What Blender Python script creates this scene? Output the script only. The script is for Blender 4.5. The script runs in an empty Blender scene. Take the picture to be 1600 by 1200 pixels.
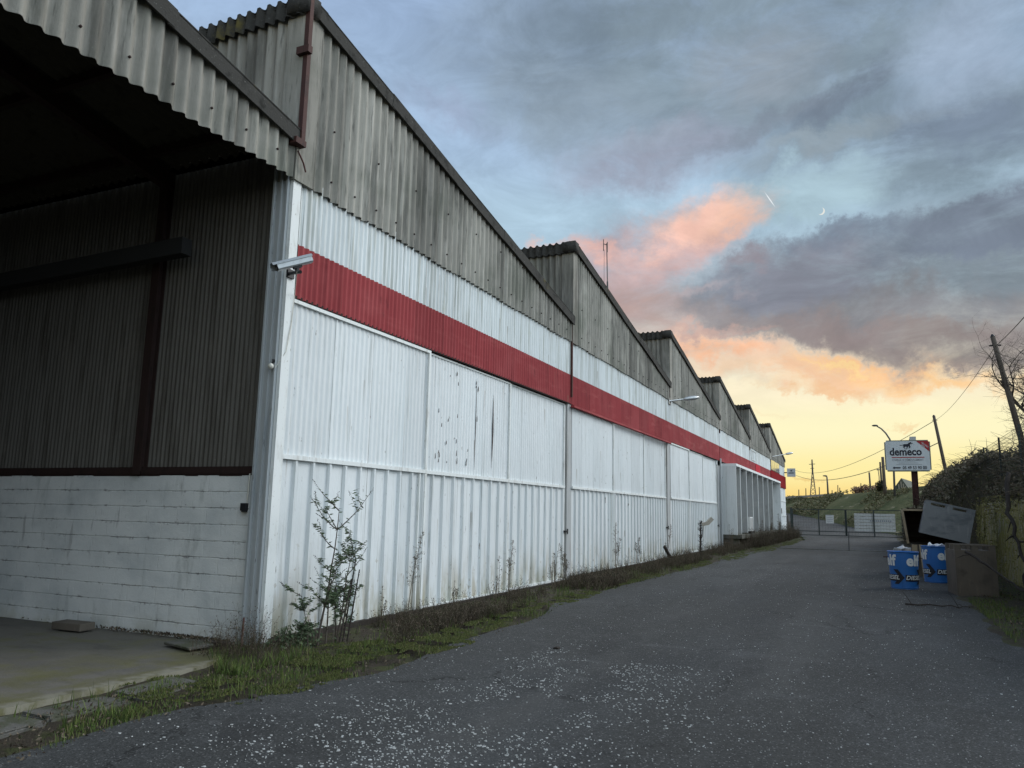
import bpy, bmesh, math, random
from math import sin, cos, pi, radians, degrees, atan2, asin, sqrt
from mathutils import Vector, Matrix, noise as mnoise
random.seed(7)
R = random.Random(11)
SC = bpy.context.scene
COL = SC.collection
# ------------------------------------------------------------------ camera
CF, CP, CR, CY = 1212.45, 0.164, -0.0206, 0.4335
CZ = 1.6
def ray(x, y):
    a = x-800; b = 600-y
    c, s = cos(CR), sin(CR)
    X = c*a+s*b; Y = -s*a+c*b
    cp, sp = cos(CP), sin(CP)
    d = CF*cp-Y*sp; u = CF*sp+Y*cp
    cy, sy = cos(CY), sin(CY)
    return Vector((X*cy-d*sy, X*sy+d*cy, u))
def at(x, y, Y):                      # point at distance Y along the yard
    v = ray(x, y); return v*(Y/v.y)+Vector((0, 0, CZ))
F_ = ray(800, 600).normalized(); R_ = (ray(801, 600)-ray(800, 600)).normalized(); U_ = R_.cross(F_).normalized()
cam = bpy.data.cameras.new('camera'); co = bpy.data.objects.new('camera', cam); COL.objects.link(co)
co.matrix_world = Matrix(((R_.x, U_.x, -F_.x, 0), (R_.y, U_.y, -F_.y, 0), (R_.z, U_.z, -F_.z, CZ), (0, 0, 0, 1)))
cam.sensor_width = 36; cam.lens = CF/1600*36; cam.clip_start = .05; cam.clip_end = 12000
SC.camera = co
# ------------------------------------------------------------------ exposure
SC.view_settings.view_transform = 'Standard'; SC.view_settings.look = 'None'
SC.view_settings.exposure = 0; SC.view_settings.gamma = 1
SKY_GAIN = 2.2        # brightness added to the unseen sky behind and right, to light the facade
SKY_BACK = (0.86, 0.95, 1.0)
def lin(c):
    return tuple(((v/255)/12.92 if v/255 <= .04045 else ((v/255+.055)/1.055)**2.4) for v in c)
# ------------------------------------------------------------------ node helper
class G:
    def __init__(s, nt): s.nt = nt; s.n = nt.nodes; s.l = nt.links
    def node(s, t, **k):
        n = s.n.new(t)
        for a, b in k.items(): setattr(n, a, b)
        return n
    def put(s, sock, v):
        if v is None: return
        if isinstance(v, bpy.types.NodeSocket): s.l.new(v, sock)
        else:
            if sock.type == 'RGBA' and hasattr(v, '__len__') and len(v) == 3: v = (*v, 1)
            sock.default_value = v
    def m(s, op, a, b=None, c=None, clamp=False):
        n = s.node('ShaderNodeMath', operation=op, use_clamp=clamp)
        s.put(n.inputs[0], a); s.put(n.inputs[1], b); s.put(n.inputs[2], c); return n.outputs[0]
    def vm(s, op, a, b=None):
        n = s.node('ShaderNodeVectorMath', operation=op)
        s.put(n.inputs[0], a); s.put(n.inputs[1], b)
        return n.outputs['Value'] if op in ('LENGTH', 'DOT_PRODUCT') else n.outputs[0]
    def mix(s, f, a, b, mode='MIX'):
        n = s.node('ShaderNodeMix', data_type='RGBA', blend_type=mode)
        s.put(n.inputs[0], f); s.put(n.inputs[6], a); s.put(n.inputs[7], b); return n.outputs[2]
    def rng(s, v, lo, hi, a=0.0, b=1.0, smooth=True):
        n = s.node('ShaderNodeMapRange', interpolation_type='SMOOTHSTEP' if smooth else 'LINEAR')
        s.put(n.inputs[0], v); s.put(n.inputs[1], lo); s.put(n.inputs[2], hi); s.put(n.inputs[3], a); s.put(n.inputs[4], b)
        return n.outputs[0]
    def noise(s, vec, scale=1, detail=5, rough=.6, dist=0, out=0):
        n = s.node('ShaderNodeTexNoise'); s.put(n.inputs['Vector'], vec)
        n.inputs['Scale'].default_value = scale; n.inputs['Detail'].default_value = detail
        n.inputs['Roughness'].default_value = rough; n.inputs['Distortion'].default_value = dist
        return n.outputs[out]
    def sep(s, v):
        n = s.node('ShaderNodeSeparateXYZ'); s.put(n.inputs[0], v); return n.outputs
    def comb(s, x, y, z):
        n = s.node('ShaderNodeCombineXYZ'); s.put(n.inputs[0], x); s.put(n.inputs[1], y); s.put(n.inputs[2], z); return n.outputs[0]
# ------------------------------------------------------------------ world: dusk sky
def azel(x, y):
    v = ray(x, y); return degrees(atan2(v.x, v.y)), degrees(asin(v.z/v.length))
W = bpy.data.worlds.new('World'); SC.world = W; W.use_nodes = True
g = G(W.node_tree); g.n.clear()
tc = g.node('ShaderNodeTexCoord').outputs['Generated']
d = g.vm('NORMALIZE', tc)
sx, sy_, sz = g.sep(d)
AZ = g.m('MULTIPLY', g.m('ARCTAN2', sx, sy_), 57.29578); EL = g.m('MULTIPLY', g.m('ARCSINE', sz), 57.29578)
P0 = g.comb(AZ, EL, 0.0)
w1 = g.vm('SUBTRACT', g.noise(d, 5.0, 7, .62, 0, 1), (.5, .5, .5))
w2 = g.vm('SUBTRACT', g.noise(d, 19.0, 6, .68, 0, 1), (.5, .5, .5))
warp = g.vm('ADD', g.vm('MULTIPLY', w1, (12, 8, 0)), g.vm('MULTIPLY', w2, (5.0, 3.4, 0)))
PW = g.vm('ADD', P0, warp)
cr = g.node('ShaderNodeValToRGB'); cr.color_ramp.interpolation = 'EASE'
g.put(cr.inputs[0], g.m('DIVIDE', EL, 60.0, clamp=True))
stops = [(0, (244, 202, 118)), (1.2, (252, 218, 134)), (3.2, (255, 239, 168)), (6, (255, 247, 200)), (9, (252, 240, 208)),
         (12.5, (220, 220, 208)), (16, (182, 206, 218)), (21, (176, 203, 222)), (27, (165, 190, 218)), (36, (154, 178, 210)), (60, (126, 150, 186))]
el = cr.color_ramp.elements
while len(el) > 1: el.remove(el[-1])
for i, (e, c) in enumerate(stops):
    s = el[0] if i == 0 else el.new(e/60)
    s.position = e/60; s.color = (*lin(c), 1)
c_ = cr.outputs[0]
fluff = g.rng(g.noise(g.vm('MULTIPLY', d, (1, 1, 2.2)), 15, 6, .65, .4), .34, .58, .42, 1.0)
fluff2 = g.rng(g.noise(g.vm('MULTIPLY', d, (1, 1, 2.6)), 8, 7, .68, .5), .32, .58, .62, 1.0)
# cloud masses: pixel centre used only to look up azimuth / elevation
def blob(c_, x, y, rx, ry, rot, col, amt, soft=.5, vec=None):
    a, e = azel(x, y); k = 57.3/CF*.86
    v = g.vm('SUBTRACT', vec or PW, (a, e, 0))
    mp = g.node('ShaderNodeMapping', vector_type='TEXTURE'); g.put(mp.inputs[0], v)
    mp.inputs['Rotation'].default_value = (0, 0, radians(rot)); mp.inputs['Scale'].default_value = (rx*k, ry*k, 1)
    l = g.vm('LENGTH', mp.outputs[0])
    f = g.rng(l, 1+soft, 1-soft, 0.0, amt)
    f = g.m('MULTIPLY', f, fluff if col[0] > col[2]+50 else fluff2)
    return g.mix(f, c_, lin(col))
CL = [
 (1180, 40, 500, 205, 0, (130, 147, 159), .9, .4), (760, 60, 150, 100, 20, (140, 158, 178), .45, .7),
 (1480, 215, 330, 95, 4, (126, 143, 156), .9, .4), (910, 175, 150, 80, -20, (142, 158, 173), .65, .6),
 (1010, 265, 150, 45, 10, (150, 152, 168), .7, .6), (720, 180, 90, 22, -10, (150, 160, 185), .5, .8),
 (1190, 110, 110, 60, 0, (160, 170, 182), .6, .8), (1330, 165, 110, 26, 22, (116, 128, 145), .8, .6),
 (880, 60, 90, 60, 0, (120, 138, 156), .6, .8), (1540, 70, 90, 75, 60, (164, 182, 205), .7, .7),
 (1180, 215, 150, 16, 14, (128, 138, 152), .6, .7), (1560, 195, 90, 40, 0, (116, 130, 150), .7, .7),
 (1000, 215, 100, 22, 10, (160, 166, 182), .5, .8), (1300, 235, 190, 14, 5, (152, 164, 172), .5, .8),
 (1250, 318, 160, 48, 5, (170, 196, 208), .9, .35),
 (990, 430, 165, 75, 20, (178, 158, 164), .85, .5), (1010, 505, 150, 60, -8, (188, 162, 156), .85, .5),
 (1090, 362, 100, 36, 8, (251, 208, 188), 1.0, .8), (1140, 372, 60, 24, 10, (250, 202, 180), .9, .8), (1035, 385, 70, 22, 30, (250, 202, 186), .9, .8), (1060, 415, 90, 26, 10, (218, 178, 170), .7, .8),
 (850, 380, 36, 14, 0, (243, 196, 180), .9, .6), (925, 405, 46, 20, -20, (235, 188, 176), .8, .6),
 (1450, 430, 330, 92, 6, (127, 139, 149), .96, .42), (1330, 375, 90, 22, 8, (118, 130, 146), .95, .35), (1240, 455, 150, 62, 8, (134, 137, 150), .9, .45),
 (1560, 350, 200, 46, 10, (120, 131, 147), .95, .3), (1180, 420, 40, 14, 10, (150, 140, 148), .7, .6), (1420, 500, 260, 36, 0, (136, 134, 138), .85, .6),
 (1545, 535, 150, 34, 5, (138, 132, 132), .97, .35), (1400, 530, 170, 22, 0, (146, 134, 132), .8, .5), (1290, 578, 230, 24, -2, (244, 206, 174), .55, .7), (1260, 525, 140, 24, -8, (150, 138, 138), .8, .6),
 (1125, 555, 95, 18, -6, (252, 194, 156), .9, .7), (1250, 592, 160, 14, -3, (246, 200, 162), .85, .7), (1370, 572, 100, 12, -3, (255, 198, 142), .9, .7),
 (1465, 584, 120, 13, -2, (255, 206, 146), .9, .6), (1300, 608, 120, 9, 0, (244, 196, 150), .8, .6), (1155, 598, 60, 14, 0, (230, 222, 200), .6, .7),
 (1332, 572, 40, 5, 0, (255, 222, 160), .8, .7), (1120, 530, 70, 8, 0, (205, 168, 156), .7, .7), (1090, 480, 80, 10, 8, (196, 180, 182), .5, .8),
 (1425, 653, 22, 4, 0, (243, 205, 155), .6, .7), (1190, 655, 50, 5, 0, (244, 220, 180), .4, .8), (1260, 757, 60, 3, 0, (228, 184, 112), .5, .7),
]
for b in CL: c_ = blob(c_, *b)
# thin cloud texture
tx = g.noise(g.vm('MULTIPLY', d, (1, 1, 2.0)), 9.0, 8, .65, .6)
up = g.rng(EL, 5.0, 13.0)
c_ = g.mix(g.m('MULTIPLY', up, .9), c_, g.mix(1.0, c_, g.comb(*(g.rng(tx, .25, .75, .84, 1.17) for _ in range(3))), 'MULTIPLY'))
# crescent moon and vapour trail
ma, me = azel(1283, 330)
l1 = g.vm('LENGTH', g.vm('SUBTRACT', P0, (ma, me, 0))); l2 = g.vm('LENGTH', g.vm('SUBTRACT', P0, (ma-.10, me+.06, 0)))
moon = g.m('MULTIPLY', g.rng(l1, .27, .22), g.rng(l2, .22, .28))
c_ = g.mix(g.m('MULTIPLY', moon, .85), c_, lin((240, 238, 228)))
ta, te = azel(1203, 312)
c_ = blob(c_, 1203, 312, 12.5, .9, -57, (238, 244, 248), .9, .5, vec=P0)
# unseen sky behind and right of the camera, brightened to light the facade
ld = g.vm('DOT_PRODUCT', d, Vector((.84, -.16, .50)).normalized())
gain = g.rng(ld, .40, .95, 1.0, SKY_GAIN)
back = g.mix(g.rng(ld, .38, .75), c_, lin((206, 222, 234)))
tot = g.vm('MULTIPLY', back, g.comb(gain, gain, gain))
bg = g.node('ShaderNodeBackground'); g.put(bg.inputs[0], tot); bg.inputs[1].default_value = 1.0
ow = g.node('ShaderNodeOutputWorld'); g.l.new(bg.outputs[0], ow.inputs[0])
W.cycles.sampling_method = 'MANUAL'; W.cycles.sample_map_resolution = 512
# ------------------------------------------------------------------ sun: broad soft lamp added off the sunset's bearing to rake the facade ribs
sl = bpy.data.lights.new('sun', 'SUN'); sl.energy = 1.75; sl.angle = radians(28); sl.color = (1, .975, .95)
so = bpy.data.objects.new('sun', sl); COL.objects.link(so)
sd = Vector((sin(radians(42))*cos(radians(32)), cos(radians(42))*cos(radians(32)), sin(radians(32))))
so.rotation_euler = sd.to_track_quat('Z', 'Y').to_euler(); so.location = (30, 200, 60)
# ------------------------------------------------------------------ materials
def mat(name, col, rough=.8, layers=(), bump=(), spec=.3, metal=0, extra=None):
    """layers: (scale xyz, lo, hi, colour, amount[, detail[, z window (z0,z1)]]) ; bump: (scale xyz, strength)"""
    m = bpy.data.materials.new(name); m.use_nodes = True
    g = G(m.node_tree); b = g.n['Principled BSDF']
    pos = g.node('ShaderNodeNewGeometry').outputs['Position']
    c = g.mix(0.0, col, col)
    for i, L in enumerate(layers):
        sc, lo, hi, cc, amt = L[:5]; det = L[5] if len(L) > 5 else 5
        v = g.vm('ADD', g.vm('MULTIPLY', pos, sc), (i*7.3, i*3.1, i*5.7))
        f = g.m('MULTIPLY', g.rng(g.noise(v, 1, det, .62), lo, hi), amt)
        if len(L) > 6 and L[6]:
            f = g.m('MULTIPLY', f, g.rng(g.sep(pos)[2], L[6][0], L[6][1]))
        c = g.mix(f, c, cc)
    if extra: c = extra(g, pos, c)
    g.put(b.inputs['Base Color'], c)
    b.inputs['Roughness'].default_value = rough; b.inputs['Specular IOR Level'].default_value = spec; b.inputs['Metallic'].default_value = metal
    if bump:
        h = None
        for sc, st in bump:
            x = g.m('MULTIPLY', g.noise(g.vm('MULTIPLY', pos, sc), 1, 6, .65), st)
            h = x if h is None else g.m('ADD', h, x)
        bn = g.node('ShaderNodeBump'); bn.inputs['Strength'].default_value = 1; bn.inputs['Distance'].default_value = 1
        g.put(bn.inputs['Height'], h); g.l.new(bn.outputs[0], b.inputs['Normal'])
    return m
def sheetvar(period, amp, off=0.0):
    def f(g, pos, c):
        x, y, z = g.sep(pos)
        s = g.m('FLOOR', g.m('DIVIDE', g.m('ADD', g.m('ADD', x, y), off), period))
        wn = g.node('ShaderNodeTexWhiteNoise', noise_dimensions='1D'); g.put(wn.inputs['W'], s)
        k = g.rng(wn.outputs[0], 0.0, 1.0, 1-amp, 1+amp, smooth=False)
        return g.mix(1.0, c, g.comb(k, k, k), 'MULTIPLY')
    return f
M = {}
def seams(period, amp, dark=(.12, .12, .11), off=0.0):
    sv = sheetvar(period, amp, off)
    def f(g, pos, c):
        c = sv(g, pos, c); x, y, z = g.sep(pos)
        u = g.m('FRACT', g.m('DIVIDE', g.m('ADD', g.m('ADD', x, y), off), period))
        ln = g.m('LESS_THAN', u, .011/period)
        k = g.rng(g.noise(g.comb(g.m('MULTIPLY', y, .7), g.m('MULTIPLY', z, .6), 2.0), 1, 3, .6), .38, .6)
        c = g.mix(g.m('MULTIPLY', g.m('MULTIPLY', ln, k), .8), c, dark)
        # rust weeping from scattered fixings
        vo = g.node('ShaderNodeTexVoronoi'); g.put(vo.inputs['Vector'], g.comb(g.m('MULTIPLY', y, 2.6), g.m('MULTIPLY', z, .55), 0.0)); vo.inputs['Scale'].default_value = 1; vo.voronoi_dimensions = '3D'
        cx, cy, cz = g.sep(g.vm('SUBTRACT', vo.outputs['Position'], g.comb(g.m('MULTIPLY', y, 2.6), g.m('MULTIPLY', z, .55), 0.0)))
        w = g.rng(g.m('ABSOLUTE', cx), .05, .008); h = g.m('MULTIPLY', g.rng(cy, 0.0, .02), g.rng(cy, .30, .02)); rr = g.rng(g.sep(vo.outputs['Color'])[0], .55, .75)
        return g.mix(g.m('MULTIPLY', g.m('MULTIPLY', w, h), g.m('MULTIPLY', rr, .55)), c, (.20, .15, .10))
    return f
M['asb'] = mat('weathered_fibre_cement', (.31, .295, .262), .95,
    [((3, 3, .35), .45, .63, (.115, .11, .098), .75, 6), ((9, 9, .8), .5, .72, (.46, .44, .40), .55), ((22, 22, 2.0), .55, .7, (.07, .07, .065), .6),
     ((40, 40, 40), .6, .72, (.34, .34, .31), .35), ((.5, .5, .8), .45, .7, (.13, .14, .11), .5)], [((60, 60, 30), .004)], .15, extra=sheetvar(.885, .24))
M['asb_dark'] = mat('dark_mossy_fibre_cement', (.052, .050, .046), .95,
    [((6, 6, 6), .5, .68, (.020, .020, .018), .8), ((30, 30, 30), .62, .72, (.26, .26, .24), .5), ((1.3, 1.3, 1.3), .6, .72, (.16, .13, .03), .6)], [((40, 40, 40), .010)], .15)
M['white'] = mat('white_painted_steel', (.62, .645, .65), .6,
    [((14, 14, .7), .52, .72, (.36, .375, .36), .6, 6), ((1.1, 1.1, .3), .45, .72, (.58, .62, .63), .6), ((45, 45, 1.2), .6, .72, (.30, .31, .28), .55),
     ((18, 18, 5), .67, .72, (.12, .10, .08), .8, 4), ((5, 5, 1.2), .42, .62, (.31, .27, .18), .85, 5, (1.1, -.1)), ((9, 9, 9), .64, .70, (.26, .20, .13), .6, 5, (2.0, .0)), ((2.2, 2.2, .8), .4, .65, (.34, .34, .24), .7, 4, (.6, -.1))],
    [((3, 3, 1.2), .014), ((.9, .9, .7), .02)], .25, extra=seams(.91, .055))
M['white_top'] = mat('streaked_white_steel', (.62, .655, .66), .6,
    [((11, 11, .5), .46, .68, (.32, .33, .29), .7, 6), ((30, 30, .6), .55, .7, (.22, .22, .19), .6, 5), ((2, 2, 1.2), .6, .75, (.42, .42, .30), .5)], [((3, 3, 1.5), .012)], .2, extra=seams(1.02, .07))
M['white_frame'] = mat('off_white_door_frame', (.66, .68, .67), .6, [((8, 8, 2), .5, .7, (.36, .34, .30), .5), ((40, 40, 20), .62, .7, (.16, .12, .08), .6)], [], .3)
M['white_hood'] = mat('white_painted_panel', (.70, .73, .74), .6, [((3, 3, 1), .5, .7, (.44, .46, .45), .6), ((14, 14, 1), .6, .75, (.3, .3, .27), .5)], [], .3)
M['red'] = mat('faded_red_steel', (.275, .046, .050), .8, [((16, 16, .5), .5, .72, (.14, .024, .028), .65, 6), ((1.2, 1.2, .8), .45, .7, (.32, .072, .074), .6), ((7, 7, 2), .60, .72, (.11, .025, .028), .6), ((.6, .6, 3), .5, .7, (.40, .11, .105), .5)], [((2, 2, 1.5), .01)], .15, extra=seams(.95, .10, (.09, .02, .02)))
M['red_new'] = mat('brighter_red_steel', (.42, .028, .04), .9, [((3, 3, 3), .5, .7, (.3, .025, .034), .6)], [], .08)
M['red_deep'] = mat('deep_red_steel', (.22, .014, .018), .95, [((3, 3, 3), .5, .7, (.14, .012, .016), .6)], [], .05)
M['rust'] = mat('brown_painted_iron', (.060, .024, .020), .75, [((12, 12, 3), .5, .68, (.028, .014, .012), .8), ((30, 30, 10), .6, .72, (.16, .08, .05), .6)], [((50, 50, 50), .003)], .3)
M['rustdark'] = mat('dark_red_oxide_steel', (.026, .014, .012), .8, [((9, 9, 3), .5, .7, (.012, .008, .007), .8)], [], .25)
M['channel'] = mat('galvanised_grey_channel', (.42, .44, .45), .5, [((10, 10, 1), .5, .7, (.25, .28, .30), .6), ((30, 30, 5), .64, .7, (.09, .08, .07), .7)], [], .4, .2)
M['post'] = mat('grey_post_and_hood_shade', (.37, .38, .38), .85, [((6, 6, 1), .5, .7, (.24, .23, .21), .7), ((2, 2, 2), .5, .7, (.45, .45, .43), .5)], [((40, 40, 40), .004)])  # also carries the shaded grey of the hood recess
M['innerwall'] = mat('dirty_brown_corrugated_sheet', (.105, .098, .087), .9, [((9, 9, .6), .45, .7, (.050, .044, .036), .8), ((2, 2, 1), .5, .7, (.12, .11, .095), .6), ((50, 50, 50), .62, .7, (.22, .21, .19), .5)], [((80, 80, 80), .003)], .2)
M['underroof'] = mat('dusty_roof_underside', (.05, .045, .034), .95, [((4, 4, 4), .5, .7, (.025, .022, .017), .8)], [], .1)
M['void'] = mat('near_black_shade', (.02, .02, .02), .95)  # near-black, darkness of interior and recesses put into the colour
def blockextra(g, pos, c):
    x, y, z = g.sep(pos)
    v = g.comb(x, g.m('ADD', z, .02), 0.0)
    wob = g.vm('SUBTRACT', g.noise(v, 9, 3, .6, 0, 1), (.5, .5, .5))
    vv = g.vm('ADD', v, g.vm('MULTIPLY', wob, (.02, .02, 0)))
    br = g.node('ShaderNodeTexBrick'); g.put(br.inputs['Vector'], vv); br.inputs['Scale'].default_value = 1
    br.inputs['Brick Width'].default_value = .5; br.inputs['Row Height'].default_value = .2; br.inputs['Mortar Size'].default_value = .008; br.inputs['Mortar Smooth'].default_value = .6
    br.inputs['Color1'].default_value = (0, 0, 0, 1); br.inputs['Color2'].default_value = (0, 0, 0, 1); br.inputs['Mortar'].default_value = (1, 1, 1, 1)
    mort = br.outputs['Color']
    n1 = g.rng(g.noise(g.comb(x, z, 3.0), 3.2, 6, .7), .45, .60); n2 = g.rng(g.noise(g.comb(x, z, 9.0), 16, 4, .6), .5, .66)
    hz = g.rng(g.m('ABSOLUTE', g.m('SUBTRACT', g.m('FRACT', g.m('DIVIDE', g.m('ADD', g.sep(vv)[1], 0.0), .2)), .5)), .455, .49)
    c = g.mix(g.m('MULTIPLY', g.m('MULTIPLY', hz, n1), .6), c, (.09, .075, .07))
    st = g.rng(g.noise(g.comb(g.m('MULTIPLY', x, 9), g.m('MULTIPLY', z, 1.2), 5.0), 1, 5, .6), .60, .72)
    c = g.mix(g.m('MULTIPLY', st, .45), c, (.16, .15, .15))
    gb_ = g.rng(g.noise(g.comb(x, z, 21.0), 1.1, 4, .6), .45, .7); c = g.mix(g.m('MULTIPLY', gb_, .4), c, (.36, .40, .42))
    # black mould blooming along the courses
    zz = g.m('FRACT', g.m('DIVIDE', g.m('ADD', z, .02), .2)); near = g.rng(g.m('ABSOLUTE', g.m('SUBTRACT', zz, .5)), .30, .5)
    c = g.mix(g.m('MULTIPLY', g.m('MULTIPLY', near, g.m('MULTIPLY', n1, n2)), .8), c, (.13, .12, .12))
    bn = g.node('ShaderNodeBump'); bn.inputs['Strength'].default_value = .6; bn.inputs['Distance'].default_value = .012; bn.invert = True
    g.put(bn.inputs['Height'], g.m('ADD', g.m('ADD', g.m('MULTIPLY', mort, .35), g.m('MULTIPLY', hz, .8)), g.m('MULTIPLY', g.noise(pos, 28, 6, .7), .8)))
    g.l.new(bn.outputs[0], g.n['Principled BSDF'].inputs['Normal'])
    return c
M['block'] = mat('painted_blockwork', (.66, .67, .66), .75, [((.7, .7, 1.3), .45, .7, (.52, .54, .54), .7), ((3, 3, .8), .56, .7, (.34, .36, .35), .5), ((3, 3, 2), .4, .6, (.40, .39, .30), .6, 4, (.35, -.1)), ((26, 26, 26), .68, .73, (.12, .10, .09), .7)], [], .3, extra=blockextra)
def slabextra(g, pos, c):
    x, y, z = g.sep(pos)
    f = g.m('MULTIPLY', g.rng(x, -8.3, -6.5), g.rng(g.noise(g.vm('MULTIPLY', pos, (1.4, 1.0, 1)), 1, 5, .65), .38, .58))
    c = g.mix(g.m('MULTIPLY', f, .75), c, (.095, .090, .028))
    e = g.m('MULTIPLY', g.rng(x, -6.42, -6.30), g.rng(g.noise(pos, 6, 4, .6), .35, .6)); return g.mix(g.m('MULTIPLY', e, .6), c, (.24, .225, .19))
M['slab'] = mat('stained_concrete_floor', (.125, .115, .098), .8, [((.6, .6, 1), .45, .68, (.085, .08, .074), .85), ((2, 2, 1), .5, .7, (.115, .11, .045), .7), ((30, 30, 30), .55, .75, (.22, .205, .18), .4), ((1.2, 3, 1), .55, .7, (.055, .05, .045), .6)], [((12, 12, 12), .006), ((70, 70, 70), .003)], .35, extra=slabextra)
M['kerb'] = mat('mossy_concrete_kerb', (.105, .10, .09), .9, [((5, 5, 5), .42, .60, (.055, .06, .032), .8), ((40, 40, 40), .6, .7, (.3, .3, .28), .5)], [((40, 40, 40), .006)])
def asphextra(g, pos, c):
    vo = g.node('ShaderNodeTexVoronoi'); g.put(vo.inputs['Vector'], pos); vo.inputs['Scale'].default_value = 95
    k = g.rng(g.sep(vo.outputs['Color'])[0], .0, 1.0, .55, 1.5, smooth=False)
    c = g.mix(1.0, c, g.comb(k, k, k), 'MULTIPLY')
    pale = g.rng(g.sep(vo.outputs['Color'])[1], .955, .975, smooth=False)
    wv = g.vm('ADD', pos, g.vm('MULTIPLY', g.vm('SUBTRACT', g.noise(pos, 1.6, 5, .7, 0, 1), (.5, .5, .5)), (1.1, 1.1, 0)))
    ve = g.node('ShaderNodeTexVoronoi', feature='DISTANCE_TO_EDGE'); g.put(ve.inputs['Vector'], g.vm('MULTIPLY', wv, (1, .6, 0))); ve.inputs['Scale'].default_value = .42
    ck = g.m('MULTIPLY', g.rng(ve.outputs['Distance'], .010, .003), g.rng(g.noise(pos, .5, 3, .5), .48, .58))
    c = g.mix(g.m('MULTIPLY', ck, .8), c, (.008, .008, .008))
    x, y, z = g.sep(pos)
    tr = g.m('ADD', g.rng(g.m('ABSOLUTE', g.m('SUBTRACT', x, -2.9)), .55, .1), g.rng(g.m('ABSOLUTE', g.m('SUBTRACT', x, -.9)), .55, .1))
    c = g.mix(g.m('MULTIPLY', g.m('MULTIPLY', tr, g.rng(g.noise(g.vm('MULTIPLY', pos, (1.2, .25, 1)), 1, 5, .65), .40, .62)), .5), c, (.066, .065, .062))
    dm = g.rng(g.noise(g.vm('MULTIPLY', pos, (.55, .35, 1)), 1, 6, .7, .6), .56, .66); c = g.mix(g.m('MULTIPLY', dm, .55), c, (.018, .018, .018))
    return g.mix(g.m('MULTIPLY', pale, .6), c, (.24, .24, .235))
M['asphalt'] = mat('worn_asphalt', (.033, .033, .0315), .88,
    [((.35, .12, 1), .42, .66, (.052, .054, .055), .8, 5), ((1.3, .5, 1), .5, .7, (.024, .025, .026), .6, 5), ((3, 3, 3), .55, .75, (.075, .076, .077), .5), ((.15, .9, 1), .58, .7, (.085, .085, .086), .5, 6)],
    [((9, 9, 9), .008), ((110, 110, 110), .007)], .3, extra=asphextra)
M['chip'] = mat('pale_paint_flakes', (.48, .49, .48), .7, [((30, 30, 30), .4, .6, (.34, .34, .33), .7)])
M['soil'] = mat('dark_leaf_litter_soil', (.045, .037, .028), .95, [((5, 5, 5), .45, .62, (.055, .065, .022), .7), ((25, 25, 25), .55, .7, (.11, .09, .065), .6)], [((14, 14, 14), .03), ((60, 60, 60), .01)], .15)
M['moss'] = mat('yellow_green_moss', (.085, .115, .018), .95, [((6, 6, 6), .45, .65, (.05, .075, .02), .7), ((30, 30, 30), .5, .7, (.14, .16, .03), .6), ((2, 2, 2), .55, .68, (.05, .045, .03), .8)], [((60, 60, 60), .02)], .1)
M['ground'] = mat('rough_grassland', (.05, .06, .028), .95, [((.2, .2, .2), .4, .65, (.075, .075, .035), .8), ((3, 3, 3), .5, .7, (.04, .045, .02), .6)], [((2, 2, 2), .05)], .1)
M['bank'] = mat('embankment_grass', (.085, .092, .042), .95, [((.25, .25, .25), .42, .62, (.125, .12, .060), .75, 6), ((1.2, 1.2, 1.2), .5, .66, (.052, .072, .030), .7), ((.6, .5, .9), .60, .70, (.30, .26, .18), .75, 3), ((5, 5, 5), .55, .7, (.14, .135, .08), .4)], [((2, 2, 2), .10), ((9, 9, 9), .03)], .1)
def leafmat(name, cols, tr=.25):
    m = bpy.data.materials.new(name); m.use_nodes = True; g = G(m.node_tree); b = g.n['Principled BSDF']
    ge = g.node('ShaderNodeNewGeometry')
    rp = ge.outputs['Random Per Island']; cr = g.node('ShaderNodeValToRGB'); g.put(cr.inputs[0], rp)
    e = cr.color_ramp.elements
    e[0].color = (*cols[0], 1); e[1].color = (*cols[-1], 1)
    for i, c in enumerate(cols[1:-1]): q = e.new((i+1)/(len(cols)-1)); q.color = (*c, 1)
    g.put(b.inputs['Base Color'], cr.outputs[0]); b.inputs['Roughness'].default_value = .75; b.inputs['Specular IOR Level'].default_value = .2
    return m
M['grass'] = leafmat('green_grass_blades', [(.035, .06, .015), (.07, .11, .025), (.11, .14, .035), (.05, .085, .02), (.15, .13, .06)])
M['moss_tuft'] = leafmat('moss_tufts', [(.035, .045, .012), (.065, .078, .016), (.045, .055, .016), (.09, .095, .025), (.04, .035, .02)])
M['dry'] = leafmat('dry_brown_stems', [(.045, .034, .026), (.085, .062, .044), (.15, .12, .085), (.035, .026, .021), (.05, .06, .025)])
M['dry_pale'] = leafmat('pale_dry_stems', [(.15, .13, .10), (.10, .085, .065), (.2, .17, .13)])
M['leaf'] = leafmat('grey_green_leaves', [(.07, .10, .05), (.11, .15, .08), (.05, .075, .04), (.16, .19, .12)])
M['ivy'] = leafmat('dark_bramble_leaves', [(.06, .06, .035), (.10, .095, .055), (.15, .125, .085), (.20, .17, .12), (.075, .08, .04)])
M['ivy2'] = leafmat('wall_creeper', [(.20, .20, .06), (.27, .25, .08), (.13, .13, .05), (.32, .28, .12)])
M['bark'] = mat('grey_brown_bark', (.085, .068, .056), .9, [((20, 20, 5), .5, .7, (.11, .10, .085), .7)], [((60, 60, 10), .01)])
M['deadwood'] = mat('dark_dead_wood', (.030, .024, .020), .9, [((30, 30, 10), .5, .7, (.07, .06, .05), .6)])
M['timberpole'] = mat('weathered_pole_timber', (.10, .082, .066), .9, [((14, 14, 1), .5, .7, (.05, .04, .033), .7)])
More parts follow.
